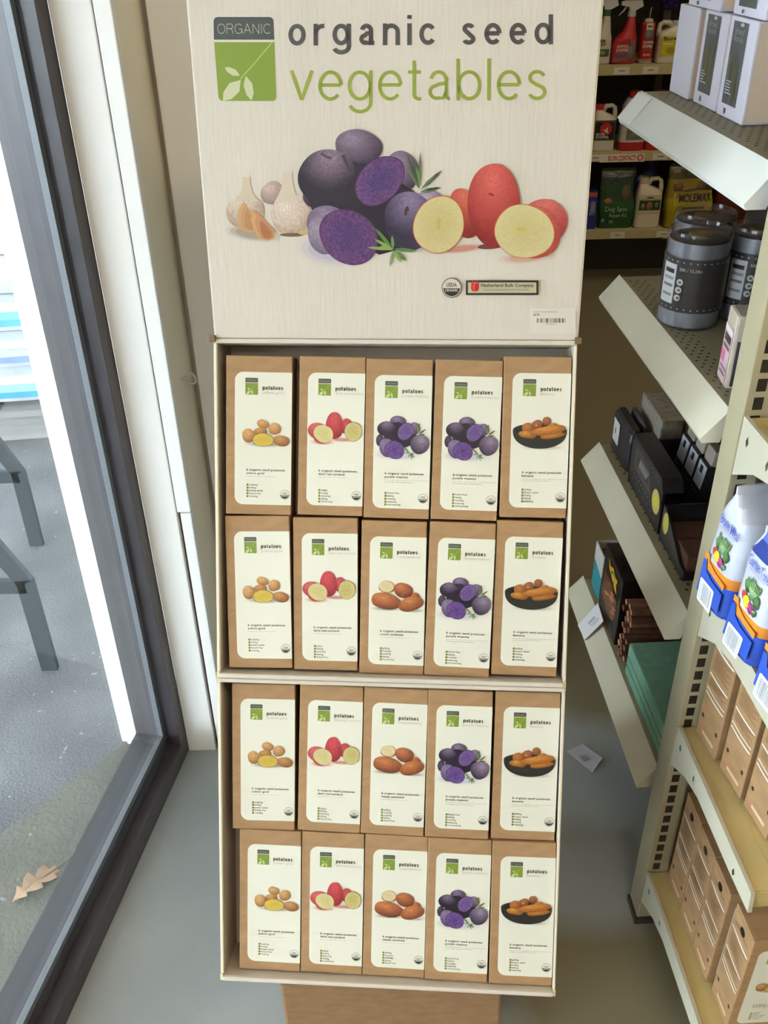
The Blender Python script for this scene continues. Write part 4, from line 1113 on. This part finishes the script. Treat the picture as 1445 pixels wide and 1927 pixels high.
mesh_roll('clear tub of silver mesh with dark band label, frontmost roll on the second shelf', .057, .305, -42)
mesh_roll('clear tub of silver mesh partly hidden behind the frontmost roll', .094, .392, 10)
mesh_roll('clear tub of silver mesh half hidden by the slotted upright', .147, .318, -25)
db = g_thing('dark_carton', 'plain dark carton at the back of the second shelf behind the rolls', 'box', .19, .375, SZ[1])
b = MB(); b.box((0, 0, 0), (.12, .10, .165), (44, 44, 50), .002); ct = b.build('carton', PRINT, db)
b = MB(); b.box((.02, -.0008, .05), (.10, 0, .12), (66, 64, 70)); b.build('label', PRINT, ct)
# pink and cream packet in clear wrap
pk = g_thing('shrub_pack', 'clear-wrapped pack with pink and white label beside the slotted upright', 'packet', .028, .077, SZ[1], rz=-8)
b = MB(); b.box((0, 0, 0), (.09, .042, .094), (186, 172, 156), .004); bx = b.build('pack', FOIL, pk)
b = MB(); q = Pic(b, lambda x, y, h: (-.0006 - h, .042 * (1 - x), .094 * (1 - y)))
q.rect(.08, .22, .92, .97, (206, 180, 186)); q.rect(.1, .24, .9, .30, (220, 212, 214)); q.rect(.16, .33, .84, .44, (70, 60, 62)); q.rect(.16, .47, .84, .53, (120, 96, 84))
q.rect(.1, .56, .5, .72, (206, 110, 150)); q.rect(.2, .76, .9, .80, (150, 90, 110)); q.rect(.2, .84, .8, .87, (90, 66, 76))
b.build('label', GLOSSPRINT, bx)
b = MB(); q = Pic(b, lambda x, y, h: (.09 * x, -.0006 - h, .094 * (1 - y)))
q.rect(.06, .34, .95, .96, (66, 64, 70)); q.text('FLORAL', (.2, .4, .8, .5), (190, 184, 180)); q.text('MOSS', (.2, .56, .7, .66), (190, 184, 180)); q.ell(.3, .78, .12, .1, (176, 160, 166))
b.build('front_label', GLOSSPRINT, bx)

# ---- third shelf: clear boxes and black display cartons
SHELL = material('grey_shell_filling', None, 0.3, var=0.35, vscale=60, stretch=(1, 3, 1), spec=0.5)
for k, w in enumerate(('leftmost', 'middle', 'rightmost')):
    t = g_thing('clear_box', f'clear box of grey shell pieces, far end of third shelf, {w} of three', 'box', .074 + .0445 * k, .385, SZ[2], 'clear boxes of shell on the third shelf')
    b = MB(); b.box((0.002, .002, .002), (.040, .112, .104), (176, 166, 150), .003); b.build('filling', SHELL, t)
    b = MB(); b.box((0, 0, 0), (.042, .114, .107), (220, 220, 220), .002); b.build('clear_case', CLEAR, t)
    b = MB(); b.box((.0005, -.0006, .1055), (.0415, .002, .1075), (206, 190, 130)); b.build('gold_edge', FOIL, t)
NAVY = (44, 46, 52)
def dots(q, pts, c=(196, 194, 186), r=.0012):
    for x, y in pts:
        q.ell(x, y, r, r, c, k=4, n=8)
# tall black carton (far left) with a white label
t = g_thing('black_carton', 'slim black carton with white label at the far left of the third shelf', 'box', .030, .405, SZ[2])
b = MB(); b.loft([(0, .012, .052, .014, .052), (.055, .012, .052, .014, .052), (.068, .010, .050, .015, .052), (.074, .006, .046, .016, .052)], NAVY, 32, 7); ct = b.build('carton', GLOSSPRINT, t)
b = MB(); q = Pic(b, lambda x, y, h: (.0012 - h, .10 - x, .070 - y))
q.rect(.012, .008, .046, .050, (206, 206, 204)); q.rect(.024, .024, .028, .034, (70, 70, 74))
b.build('label', PRINT, ct)
t = g_thing('net_bag', 'black netted bundle behind the slim black carton on the third shelf', 'bundle', .064, .43, SZ[2])
b = MB(); b.loft([(0, .006, .04, 0, .03), (.06, .006, .042, 0, .03), (.075, .005, .038, 0, .03), (.08, .002, .03, 0, .03)], (52, 54, 60), 28, 3); b.build('bundle', material('black_netting', None, 0.5, var=0.5, vscale=260), t)
# large black display carton, open on top
def display_tray(lab, v, u, dv, du, h, hf, window, contents=None):
    t = g_thing('display_carton', lab, 'carton', v, u, SZ[2])
    b = MB(); w = .003
    b.box((0, 0, 0), (dv, du, w), NAVY); b.box((0, du - w, w), (dv, du, h), NAVY); b.box((dv - w, 0, w), (dv, du - w, h), NAVY)
    b.box((0, 0, w), (dv - w, w, hf), (40, 36, 36))
    b.prism([(0.0, 0.0), (du - w, 0.0), (du - w, h), (du * .05, h * .95), (0.0, hf)], 0.0, w, 0, NAVY) if False else None
    ct = b.build('tray', GLOSSPRINT, t)
    return t, ct
T3 = SZ[2]
t, ct = display_tray('large open black display carton with yellow sticker on the third shelf', .030, .215, .19, .165, .075, .052, True)
b = MB(); b.prism([(0.0031, 0.0031), (0.1619, 0.0031), (0.1619, .088), (.018, .088), (0.0031, .070)], 0.0, .004, 0, NAVY)
b.prism([(0.004, .0881), (0.016, .0881), (0.016, .0895), (0.004, .0885)], .004, .03, 0, NAVY)
b.prism([(0.0031, .070), (0.018, .088), (0.1619, .088), (0.1619, .0895), (0.017, .0895), (0.0031, .0715)], 0.0, .032, 0, (52, 54, 60)); sp = b.build('side_panel', GLOSSPRINT, ct)
b = MB()
q = Pic(b, lambda x, y, h: (-.0003 - h, .1619 - x, .088 - y))
q.poly([(.02, .012), (.085, .012), (.11, .05), (.02, .05)], (88, 84, 86)); q.poly([(.028, .016), (.08, .016), (.10, .044), (.03, .044)], (58, 50, 50))
for k in range(10):
    q.leaf(.04 + .004 * k, .042, .05 + .005 * k, .018, .0018, (150, 144, 146))
dots(q, [(.012 + .0125 * i, .060) for i in range(12)] + [(.01 + .0125 * i, .008) for i in range(11)] + [(.02 + .02 * i, .072) for i in range(7)])
b.build('window_print', GLOSSPRINT, sp)
def sticker(parent, fn):
    b = MB(); q = Pic(b, fn)
    q.ell(0, 0, .0135, .0135, (214, 180, 40)); q.ell(0, 0, .012, .012, (206, 196, 150)); q.ell(0, 0, .0085, .0085, (216, 204, 40)); q.ell(0, 0, .0095, .0095, (190, 186, 120), k=3)
    for r_ in (.003, .0055): q.line([(r_ * math.cos(a), r_ * math.sin(a)) for a in [i * .4 for i in range(16)]], .0005, (236, 228, 120))
    return b.build('yellow_sticker', PRINT, parent)
sticker(sp, lambda x, y, h: (-.0008 - h, .024 - x * 1.35, .044 - y * 1.5))
b = MB(); q = Pic(b, lambda x, y, h: (x, -.0003 - h, .052 - y)); dots(q, [(.01 + .02 * i, .006) for i in range(9)] + [(.01 + .02 * i, .046) for i in range(9)]); b.build('dot_print', GLOSSPRINT, ct)
# three packets standing in the big carton
for k, w in enumerate(('nearest', 'middle', 'farthest')):
    t = thing('shell_packet', f'white-labelled packet leaning in the black display carton, {w} of three', 'packet', group='packets in the black display carton',
              mat=GM @ Matrix.Translation((.092, .245 + .040 * k, SZ[2] + .0095)) @ Matrix.Rotation(math.radians(8), 4, 'Y'))
    b = MB(); b.box((0, 0, 0), (.030, .036, .088), NAVY, .0015); bx = b.build('packet', GLOSSPRINT, t)
    b = MB(); b.box((.004, .002, .0885), (.026, .034, .114), (186, 176, 164), .003); b.build('clear_top', FOIL, bx)
    b = MB(); q = Pic(b, lambda x, y, h: (-.0004 - h, .036 - x, .088 - y))
    q.rect(.002, .002, .034, .040, (196, 200, 214)); q.rect(.012, .006, .022, .018, (56, 60, 84))
    for i in range(5): q.rect(.006, .024 + .003 * i, .028, .0252 + .003 * i, (150, 154, 170), 4)
    dots(q, [(.004, .05), (.014, .05), (.024, .05)]); b.build('label', PRINT, bx)
# lower black tray in front with brown carton inside
t = g_thing('display_carton', 'low open black tray with a yellow sticker in front, holding a brown carton', 'carton', .030, .095, SZ[2])
b = MB(); b.box((0, 0, 0), (.16, .11, .003), NAVY); b.box((.157, 0, .003), (.16, .11, .05), NAVY); b.box((0, .107, .003), (.157, .11, .060), NAVY)
b.prism([(0.0, .003), (.107, .003), (.107, .060), (.098, .060), (0.02, .016), (0.0, .014)], 0, .003, 0, NAVY); b.box((.003, 0, .003), (.157, .003, .012), (36, 34, 34)); ct = b.build('tray', GLOSSPRINT, t)
sticker(ct, lambda x, y, h: (-.0006 - h, .092 - x * .9, .038 - y * 1.3))
t = g_thing('brown_carton', 'brown carton inside the low black tray', 'box', .0362, .1035, SZ[2] + .0042)
b = MB(); b.box((0, 0, 0), (.12, .094, .03), (96, 66, 54), .002); ct = b.build('carton', KRAFT, t)
b = MB(); b.box((0.0, .045, .0302), (.12, .049, .0306), (70, 48, 40)); b.build('tape', PRINT, ct)

# ---- lowest shelf: fire starters and floral foam
Z4 = SZ[3]
t = g_thing('teal_carton', 'white and teal carton with an open top at the far end of the lowest shelf', 'box', .026, .435, Z4)
b = MB(); w = .002
for (a0, a1) in (((0, 0, 0), (.09, .055, w)), ((0, 0, w), (w, .055, .10)), ((.09 - w, 0, w), (.09, .055, .10)), ((w, 0, w), (.09 - w, w, .10)), ((w, .055 - w, w), (.09 - w, .055, .10))):
    b.box(a0, a1, (206, 206, 200))
ct = b.build('carton', PRINT, t)
b = MB(); b.add([(-.0004, .0, .0), (-.0004, .055, .0), (-.0004, .055, .062), (-.0004, .0, .050)], [[0, 1, 2, 3]], (52, 140, 150)); b.add([(0, -.0004, 0), (.09, -.0004, 0), (.09, -.0004, .055), (0, -.0004, .055)], [[0, 1, 2, 3]], (52, 140, 150)); b.build('teal_print', PRINT, ct)
b = MB(); b.box((.006, .006, .003), (.084, .048, .085), (92, 66, 40)); b.build('lining', KRAFT, t)
b = MB(); b.box((.028, .010, .0855), (.07, .013, .106), (196, 190, 196)); b.build('card', PRINT, t)
t = g_thing('firelog_carton', 'black carton with a yellow emblem and wood picture on the lowest shelf', 'box', .021, .305, Z4, rz=-1)
b = MB(); b.box((0, 0, 0), (.13, .118, .142), (36, 32, 32), .002); ct = b.build('carton', GLOSSPRINT, t)
b = MB(); q = Pic(b, lambda x, y, h: (-.0004 - h, .118 - x, .142 - y))
q.poly([(.012, .05), (.06, .046), (.105, .062), (.10, .10), (.05, .118), (.015, .10)], (110, 66, 44))
rnd = random.Random(3)
for k in range(24):
    x0, y0 = rnd.uniform(.02, .095), rnd.uniform(.058, .105)
    q.leaf(x0 - .012, y0 + .006, x0 + .014, y0 - .004, .0035, rnd.choice(((186, 120, 76), (160, 92, 58), (206, 146, 100), (120, 70, 46))))
q.poly([(.03, .012), (.045, .020), (.062, .012), (.075, .020), (.094, .018), (.088, .030), (.096, .046), (.076, .042), (.07, .032), (.056, .034), (.04, .03)], (214, 160, 40))
q.ell(.064, .028, .012, .009, (60, 70, 60)); q.ell(.066, .03, .009, .007, (214, 190, 70)); q.line([(.012, .126), (.106, .13)], .003, (120, 116, 110)); q.line([(.012, .133), (.106, .137)], .0015, (90, 86, 82))
b.build('picture', GLOSSPRINT, ct)
BARK = material('kindling_wood', None, 0.8, var=0.35, vscale=40, bump=0.6, bscale=60)
t = g_thing('kindling_bundle', 'bundle of split brown kindling sticks on the lowest shelf in front of the black carton', 'bundle', .024, .255, Z4, rz=-3)
rnd = random.Random(12)
for iy in range(3):
    for iz in range(9):
        b = MB(); y0 = .0145 * iy + rnd.uniform(-.0015, .0015); z0 = .0128 * iz; x0 = rnd.uniform(-.004, .006)
        cc = rnd.choice(((112, 76, 58), (92, 60, 48), (134, 94, 72), (100, 66, 50)))
        n = 6; pr = [(y0 + .0072 + .0072 * rnd.uniform(.75, 1.0) * math.cos(a), z0 + .0064 + .0064 * rnd.uniform(.8, 1.0) * math.sin(a)) for a in [2 * math.pi * k / n + .3 for k in range(n)]]
        b.prism(pr, x0, .135, 0, cc)
        e = [(x0 - .0004, y, z) for y, z in pr]; b.add(e, [list(range(n))], tint(cc, 1.45))
        b.build('stick', BARK, t)
b = MB(); b.box((.06, -.004, -.0003), (.075, -.0028, .117), (44, 34, 34)); b.box((.06, -.004, .117), (.075, .048, .1182), (44, 34, 34)); b.build('strap', PLAST, t)
FOAM = material('green_floral_foam', (128, 176, 152), 0.9, spec=0.1, var=0.10, vscale=90, bump=0.4, bscale=220)
t = g_thing('floral_foam', 'green floral foam brick lying on the lowest shelf nearest the slotted upright', 'brick', .022, .030, Z4)
b = MB(); b.box((0, 0, 0), (.11, .205, .066), (66, 142, 116), .003); fo = b.build('brick', FOAM, t)
for z_ in (.022, .040):
    b = MB(); b.box((-.0004, .004, z_), (.0002, .20, z_ + .0008), (30, 66, 54)); b.build('groove', PRINT, fo)
# paper tag on the floor
q0 = on_z(1102, 1430)
t = thing('paper_tag', 'white paper price tag lying on the floor between display and shelving', 'tag', q0, math.radians(20))
b = MB(); pts = [(-.026, .03), (.014, .036), (.03, -.012), (-.006, -.034)]
vs = [(x, y, .0016 + .004 * abs(x) / .03) for x, y in pts]; b.add(vs + [(x, y, z - .0012) for x, y, z in vs], [[3, 2, 1, 0], [4, 5, 6, 7]] + [[i, (i + 1) % 4, 4 + (i + 1) % 4, 4 + i] for i in range(4)], (196, 198, 210))
tg = b.build('paper', PRINT, t)
b = MB(); q = Pic(b, lambda x, y, h: (x, -y, .0040 + h))
for k in range(10): q.rect(-.008 + .0016 * k, -.010, -.0072 + .0016 * k, .006, (130, 130, 140), 3)
b.build('barcode', PRINT, tg)

# ------------------------------------------------------------------ the shelving at the far wall
BX, BY = 0.55, 4.03
bk = thing('wall_shelving', 'cream shelving with dark back against the far wall, stocked with garden bottles', 'shelf unit', (BX, BY, 0))
BZ = [(0.884, 'top'), (0.556, 'mid'), (0.233, 'low'), (1.24, 'upper')]
b = MB(); b.box((0, .40, 0.0), (2.6, .42, 1.9), (46, 40, 32)); b.build('back_panel', material('dark_backing', (44, 38, 30), 0.8, var=.2, vscale=40), bk)
b = MB(); b.box((0, .19, 0.0), (2.6, .21, .16), (40, 36, 30)); b.build('kick_plate', STEEL, bk)
for x in (0.0, 0.675, 2.55):
    b = MB(); b.box((x, .37, 0), (x + .03, .3995, 1.9), (96, 88, 70)); b.build('upright', STEEL, bk)
TAGX = {'top': [.40, .515, .635], 'mid': [.33, .60, .83], 'low': [.46, .66], 'upper': []}
for z, nm in BZ:
    for seg, (x0, x1) in enumerate(((0.0, 0.688), (0.6905, 2.6))):
        dz = 0 if seg == 0 else -.004
        b = MB(); b.box((x0, 0.004, z - .006 + dz), (x1, .3695, z + dz), (190, 180, 140)); sh = b.build('shelf', STEEL, bk)
        b = MB(); b.box((x0, -.003, z - .036 + dz), (x1, .0035, z + .002 + dz), (186, 174, 128), .001); ch = b.build('price_channel', STEEL, sh)
        for tx in TAGX[nm]:
            if x0 <= tx < x1:
                b = MB(); q = Pic(b, lambda x, y, h: (x, -.0045 - h, y)); b.box((tx, -.0043, z - .032 + dz), (tx + .062, -.0032, z - .006 + dz), (216, 212, 196))
                q.rect(tx + .02, z - .022 + dz, tx + .045, z - .017 + dz, (140, 136, 124)); b.build('price_tag', PRINT, sh)
        if nm == 'mid' and seg == 0:
            b = MB(); q = Pic(b, lambda x, y, h: (x, -.0045 - h, z - y)); q.rect(.38, .006, .565, .038, (222, 214, 198)); q.text('IE ON CONTACT!', (.415, .012, .53, .033), (190, 40, 34), .03); q.ell(.548, .022, .013, .013, (200, 60, 50)); q.ell(.548, .022, .008, .008, (226, 200, 190))
            b.build('advert_strip', PRINT, sh)
ZT_, ZM_, ZL_ = .8845, .5565, .2335
FY = 4.085
def w_thing(name, lab, cat, x, z, y=FY, group=None, rz=0):
    return thing(name, lab, cat, (x, y, z), math.radians(rz), group)
def front(parent, name, mat, draw, y, zt):
    b = MB(); q = Pic(b, lambda x, yy, h: (x, y - .0012 - h, zt - yy), step=8e-5); draw(q); return b.build(name, mat, parent)
def sprayer(lab, x, z, body, collar, head, dirx, draw, w=.05, H=.17):
    t = w_thing('spray_bottle', lab, 'bottle', x, z)
    b = MB(); off = .02 * (1 if dirx < 0 else -1)
    b.loft([(0, w * .9, .026, 0, 0), (.006, w, .03, 0, 0), (.062, w, .03, 0, 0), (.09, w * .86, .028, off * .3, 0), (.115, w * .52, .023, off * .8, 0), (.145, w * .36, .018, off, 0), (H, w * .28, .014, off, 0)], body, 32, 3.2); bd = b.build('body', PLAST, t)
    b = MB(); b.lathe([(.015, H), (.016, H + .002), (.015, H + .02), (.012, H + .022)], collar, 24, off, 0); b.build('collar', PLAST, t)
    b = MB(); s = dirx
    b.prism([(off - s * .012, H + .022), (off + s * .012, H + .022), (off + s * .014, H + .034), (off + s * .045, H + .040), (off + s * .045, H + .052), (off + s * .03, H + .056), (off - s * .034, H + .056), (off - s * .040, H + .036)], -.011, .011, 1, head); th = b.build('trigger_head', PLAST, t)
    b = MB(); b.tube([(off + s * .022, 0, H + .038), (off + s * .034, 0, H + .02), (off + s * .052, 0, H + .004)], [.004, .0035, .002], head, 8); b.build('trigger', PLAST, th)
    front(bd, 'label', PRINT, draw, -.03, .09)
    return t
def d_red(q):
    q.poly([(-.042, .012), (.012, .008), (.020, .02), (.020, .045), (.0, .066), (-.044, .066)], (176, 40, 38)); q.poly([(.012, .0), (.038, .006), (.040, .075), (-.044, .082), (-.044, .066), (0, .066), (.021, .045), (.021, .02)], (112, 104, 92))
    q.blob(.024, .05, .016, .026, (140, 128, 112), (90, 82, 72), seed=4, wob=.15); q.text('ANIMAL', (-.034, .02, .014, .031), (214, 196, 184), .03); q.text('STOPPER', (-.034, .034, .014, .046), (214, 196, 184), .03); q.rect(-.036, .049, .004, .056, (60, 110, 170))
def d_white(q):
    q.text('DEER', (-.03, .0, .02, .012), (80, 84, 76), .03); q.text('REPELLENT', (-.03, .014, .02, .022), (80, 84, 76), .02); q.rect(-.035, .034, .035, .06, (78, 100, 56)); q.ell(0, .047, .02, .008, (140, 150, 110))
sprayer('white spray bottle with green collar, partly hidden by the display header', .895, ZT_, (206, 200, 184), (60, 92, 70), (206, 208, 210), -1, d_white, .046)
sprayer('red spray bottle with white trigger head on the top far shelf', .992, ZT_, (184, 34, 34), (196, 196, 200), (206, 204, 202), -1, d_red, .049, .165)
# red shaker can with spout
t = w_thing('shaker_can', 'slim red can with white cap and thin spout on the top far shelf', 'can', 1.082, ZT_)
b = MB(); b.lathe([(.025, 0), (.027, .003), (.027, .012), (.027, .016), (.027, .10), (.027, .138), (.024, .145)], [(196, 188, 172), (196, 188, 172), (186, 170, 160), (190, 44, 42), (180, 36, 38), (190, 60, 40)], 28); bd = b.build('can', PLAST, t)
b = MB(); b.lathe([(.017, .1455), (.017, .153), (.012, .157)], (206, 202, 196), 20); cp = b.build('cap', PLAST, t)
b = MB(); b.tube([(0, -.004, .157), (.001, -.004, .178), (.003, -.004, .196)], .0018, (190, 190, 190), 8); b.build('spout', PLAST, cp)
def d_can(q):
    q.rect(-.014, -.004, .012, .02, (206, 204, 196)); q.rect(-.009, .004, .008, .010, (60, 90, 60)); q.blob(.0, .036, .017, .018, (140, 132, 128), (96, 84, 84), seed=2); q.text('SQUIRREL', (-.021, .058, .021, .068), (214, 206, 204), .03); q.text('STOPPER', (-.021, .071, .018, .083), (214, 206, 204), .03); q.rect(-.018, .089, .018, .095, (120, 84, 80)); q.rect(-.016, .102, .012, .112, (206, 120, 112)); q.rect(-.02, .124, .02, .130, (150, 130, 122))
front(bd, 'label', PRINT, d_can, -.0285, .139)
# jugs
def jug(lab, x, z, w, h, draw, body=(206, 200, 182), cap=(206, 202, 190), handle=1, sy=.036, neck_side=-1, y=FY, capname='cap'):
    t = w_thing('jug', lab, 'jug', x, z, y)
    b = MB(); b.loft([(0, w * .92, sy * .92, 0, 0), (.005, w, sy, 0, 0), (h * .64, w, sy, 0, 0), (h * .70, w * .98, sy * .95, 0, 0), (h * .78, w * .80, sy * .8, neck_side * w * .12, 0), (h * .86, w * .42, sy * .55, neck_side * w * .45, 0), (h * .9, w * .32, sy * .45, neck_side * w * .5, 0)], body, 36, 5.0)
    hx = -neck_side
    b.tube([(hx * w * .90, 0, h * .66), (hx * w * .92, 0, h * .80), (hx * w * .86, 0, h * .94), (hx * w * .6, 0, h * .985), (hx * w * .1, 0, h * .975), (-hx * w * .16, 0, h * .88)], [.011, .010, .009, .009, .010, .012], body, 10); bd = b.build('body', PLAST, t)
    b = MB(); b.lathe([(w * .36, h * .90), (w * .38, h * .91), (w * .38, h * 1.0), (w * .33, h * 1.02)], cap, 24, neck_side * w * .5, 0); b.build(capname, PLAST, t)
    front(bd, 'label', PRINT, draw, -sy, h * .68)
    return t
def d_yellow(q):
    q.rect(-.035, .0, .04, .07, (206, 190, 30)); q.rect(-.035, .0, .04, .022, (214, 200, 40)); q.text('Borer', (-.030, .003, .036, .017), (60, 56, 70), .03); q.rect(-.03, .026, .01, .031, (226, 222, 190)); q.ell(.005, .052, .018, .012, (170, 150, 30))
jug('white jug with a yellow label on the top far shelf', 1.168, ZT_, .046, .145, d_yellow, neck_side=1)
def d_goose(q):
    q.rect(-.042, -.002, .042, .075, (70, 66, 60)); q.rect(-.040, .006, .036, .07, (30, 28, 26))
    q.poly([(.003 + .026 * math.cos(math.radians(22.5 + 45 * i)), .031 + .026 * math.sin(math.radians(22.5 + 45 * i))) for i in range(8)], (186, 44, 40))
    q.poly([(-.012, .03), (0, .036), (.012, .022), (.010, .036), (.016, .048), (.004, .044), (-.002, .04)], (214, 204, 194)); q.text('GOOSE', (-.036, .046, .0, .056), (206, 198, 190), .03); q.text('STOPPER', (-.036, .058, .018, .068), (206, 198, 190), .03)
jug('white jug with black and red stop label on the middle far shelf', .945, ZM_, .046, .175, d_goose, cap=(190, 34, 40), neck_side=-1)
jug('cream jug on the middle far shelf, mostly hidden by the gondola top shelf', 1.292, ZM_, .05, .16, lambda q: q.rect(-.035, 0, .035, .06, (190, 186, 170)), neck_side=1)
def d_lawn(q):
    q.rect(-.047, .0, .047, .075, (196, 188, 160)); q.rect(-.014, .006, .014, .011, (70, 70, 56)); q.rect(-.045, .02, .045, .062, (46, 66, 40)); q.blob(0, .043, .014, .018, (160, 120, 84), (110, 80, 56), seed=1); q.blob(-.028, .045, .008, .014, (150, 150, 120), (90, 96, 70), seed=2); q.blob(.03, .04, .008, .012, (140, 146, 130), (84, 90, 76), seed=3); q.line([(-.045, .018), (0, .013), (.045, .018)], .002, (110, 116, 70))
jug('cream jug with a green dog-picture label on the lowest far shelf', 1.170, ZL_, .054, .205, d_lawn, (214, 204, 178), neck_side=-1, cap=(206, 196, 170))
jug('blue capped dark jug behind the cream jug on the lowest far shelf', 1.175, ZL_, .055, .25, lambda q: q.rect(-.03, .0, .03, .05, (50, 60, 110)), (30, 42, 100), cap=(36, 50, 120), y=FY + .12, neck_side=1)
# canisters
for k, (x, w) in enumerate(((1.064, 'left'), (1.172, 'right'))):
    t = w_thing('shaker_jug', f'white and red granule canister on the middle far shelf, {w} of the pair', 'canister', x, ZM_, group='red-based canisters')
    b = MB(); b.loft([(0, .05, .034, 0, 0), (.004, .053, .036, 0, 0), (.034, .053, .036, 0, 0), (.036, .052, .035, 0, 0), (.17, .046, .031, 0, 0), (.20, .03, .02, 0, 0)], [(176, 34, 38), (176, 34, 38), (206, 200, 196), (196, 192, 192), (196, 192, 192)], 32, 4); bd = b.build('canister', PLAST, t)
    b = MB(); b.lathe([(.024, .2), (.024, .222), (.02, .226)], (186, 34, 38), 24); b.build('cap', PLAST, t)
    def d_c(q):
        q.poly([(-.024, .0), (.045, .0), (.045, .04), (.018, .06), (-.026, .06)], (196, 60, 40)); q.poly([(-.024, .035), (.045, .035), (.018, .056), (-.026, .056)], (206, 110, 40)); q.text('ANIMAL', (-.020, .002, .036, .016), (226, 214, 206), .03); q.text('STOPPER', (-.020, .018, .038, .032), (226, 214, 206), .03); q.rect(-.027, .062, .046, .10, (120, 112, 104)); q.blob(.01, .082, .022, .015, (150, 140, 128), (104, 96, 88), seed=3)
    front(bd, 'label', PRINT, d_c, -.0365, .145)
# thin blue carton, bags
t = w_thing('blue_carton', 'slim blue carton at the left end of the lowest far shelf', 'box', .918, ZL_)
b = MB(); b.box((-.045, -.03, 0), (.028, .03, .16), (44, 52, 130), .002); ct = b.build('carton', PRINT, t)
front(ct, 'label', PRINT, lambda q: (q.rect(-.02, .004, .024, .022, (190, 80, 60)), q.text('LAWN', (-.002, .04, .02, .10), (206, 206, 220))), -.030, .16)
def pillow(name, lab, x, z, w, h, sy, cols, draw, y=FY, rz=0, group=None):
    t = w_thing(name, lab, 'bag', x, z, y, group, rz)
    b = MB(); rnd = random.Random(int(x * 1000))
    secs = []
    for k in range(11):
        f = k / 10; prof = (math.sin(math.pi * (0.10 + .88 * f))) ** .5
        secs.append((h * f, w * (1 - .05 * math.sin(f * 9 + x)), max(.003, sy * prof * (1 - .55 * f)), .004 * math.sin(f * 7), .01 * f))
    b.loft(secs, [cols[min(int(k / 10 * len(cols)), len(cols) - 1)] for k in range(10)], 44, 4); bd = b.build('bag', FOIL, t)
    b = MB(); q = Pic(b, lambda xx, yy, hh: (xx, -sy * (math.sin(math.pi * (0.10 + .88 * (1 - yy / h)))) ** .5 * (1 - .55 * (1 - yy / h)) * max(.3, (1 - (abs(xx) / w) ** 4) ** .25) + .01 * (1 - yy / h) - .0022 - hh, h - yy), step=8e-5); draw(q); b.build('print', GLOSSPRINT, bd)
    b = MB(); b.box((-w * .96, .008, h), (w * .96, .013, h + .012), tint(cols[-1], .8), .001); b.build('top_seam', FOIL, t)
    return t
def d_dog(q):
    q.poly([(-.06, .03), (.05, .03), (.06, .11), (-.05, .11)], (44, 66, 40)); q.blob(.035, .085, .02, .03, (120, 100, 70), (80, 66, 48), seed=1); q.blob(-.04, .118, .018, .012, (180, 130, 80), (120, 70, 40), seed=2)
    q.text('Dog Spot', (-.05, .142, .045, .166), (190, 200, 180), -.01); q.text('Repair Kit', (-.03, .170, .045, .190), (190, 200, 180), -.01); q.ell(-.02, .205, .010, .008, (120, 140, 70)); q.blob(-.055, .2, .008, .01, (130, 170, 170), (70, 100, 100), seed=5)
pillow('seed_bag', 'green lawn repair bag on the lowest far shelf', 1.033, ZL_, .075, .235, .04, [(30, 80, 34), (30, 84, 36), (34, 70, 36), (40, 54, 38)], d_dog)
def d_mole(q):
    q.poly([(-.08, .07), (.09, .065), (.09, .10), (.03, .094), (-.02, .10), (-.08, .095)], (70, 46, 30)); q.blob(-.06, .08, .02, .015, (140, 100, 60), (90, 60, 36), seed=1); q.blob(.04, .078, .02, .015, (140, 100, 60), (90, 60, 36), seed=2)
    q.poly([(-.08, .104), (.09, .10), (.09, .15), (-.08, .155)], (190, 172, 34)); q.text('MOLEMAX', (-.056, .108, .088, .142), (52, 44, 70), .02); q.text('MOLEMAX', (-.05, .012, .085, .045), (44, 40, 34), .0); q.rect(-.04, .162, .06, .172, (84, 60, 30))
pillow('repellent_bag', 'yellow mole repellent bag at the right of the lowest far shelf', 1.345, ZL_, .10, .25, .05, [(170, 156, 30), (176, 160, 30), (150, 130, 36), (96, 88, 34)], d_mole, rz=6)
pillow('fertiliser_bag', 'dark red bag standing right of the yellow mole repellent bag', 1.53, ZL_, .07, .30, .05, [(84, 24, 22)] * 3, lambda q: q.rect(-.05, .06, .05, .14, (150, 120, 90)))
# purple flowers hanging over the top shelf
t = w_thing('purple_flowers', 'purple artificial flower stem standing behind the yellow label jug', 'flowers', 1.175, ZT_, FY + .12)
b = MB(); b.tube([(0, 0, 0.004), (.004, 0, .12), (.01, -.01, .2)], .003, (60, 80, 50), 8); b.lathe([(.02, 0), (.03, .004), (.028, .05), (.02, .054)], (60, 50, 44), 20); b.build('stem', PLAST, t)
rnd = random.Random(5)
for k in range(14):
    b = MB(); a, e = rnd.uniform(0, 6.28), rnd.uniform(-.6, 1.2); r_ = .024
    c_ = Vector((.01 + r_ * math.cos(a) * math.cos(e), -.01 + r_ * math.sin(a) * math.cos(e), .2 + r_ * math.sin(e)))
    b.loft([(c_.z - .012, .004, .004, c_.x, c_.y), (c_.z - .004, .013, .013, c_.x, c_.y), (c_.z + .006, .014, .014, c_.x, c_.y), (c_.z + .012, .006, .006, c_.x, c_.y)], rnd.choice(((52, 34, 110), (66, 44, 130), (40, 28, 92))), 10, 2); b.build('blossom', PRINT, t)
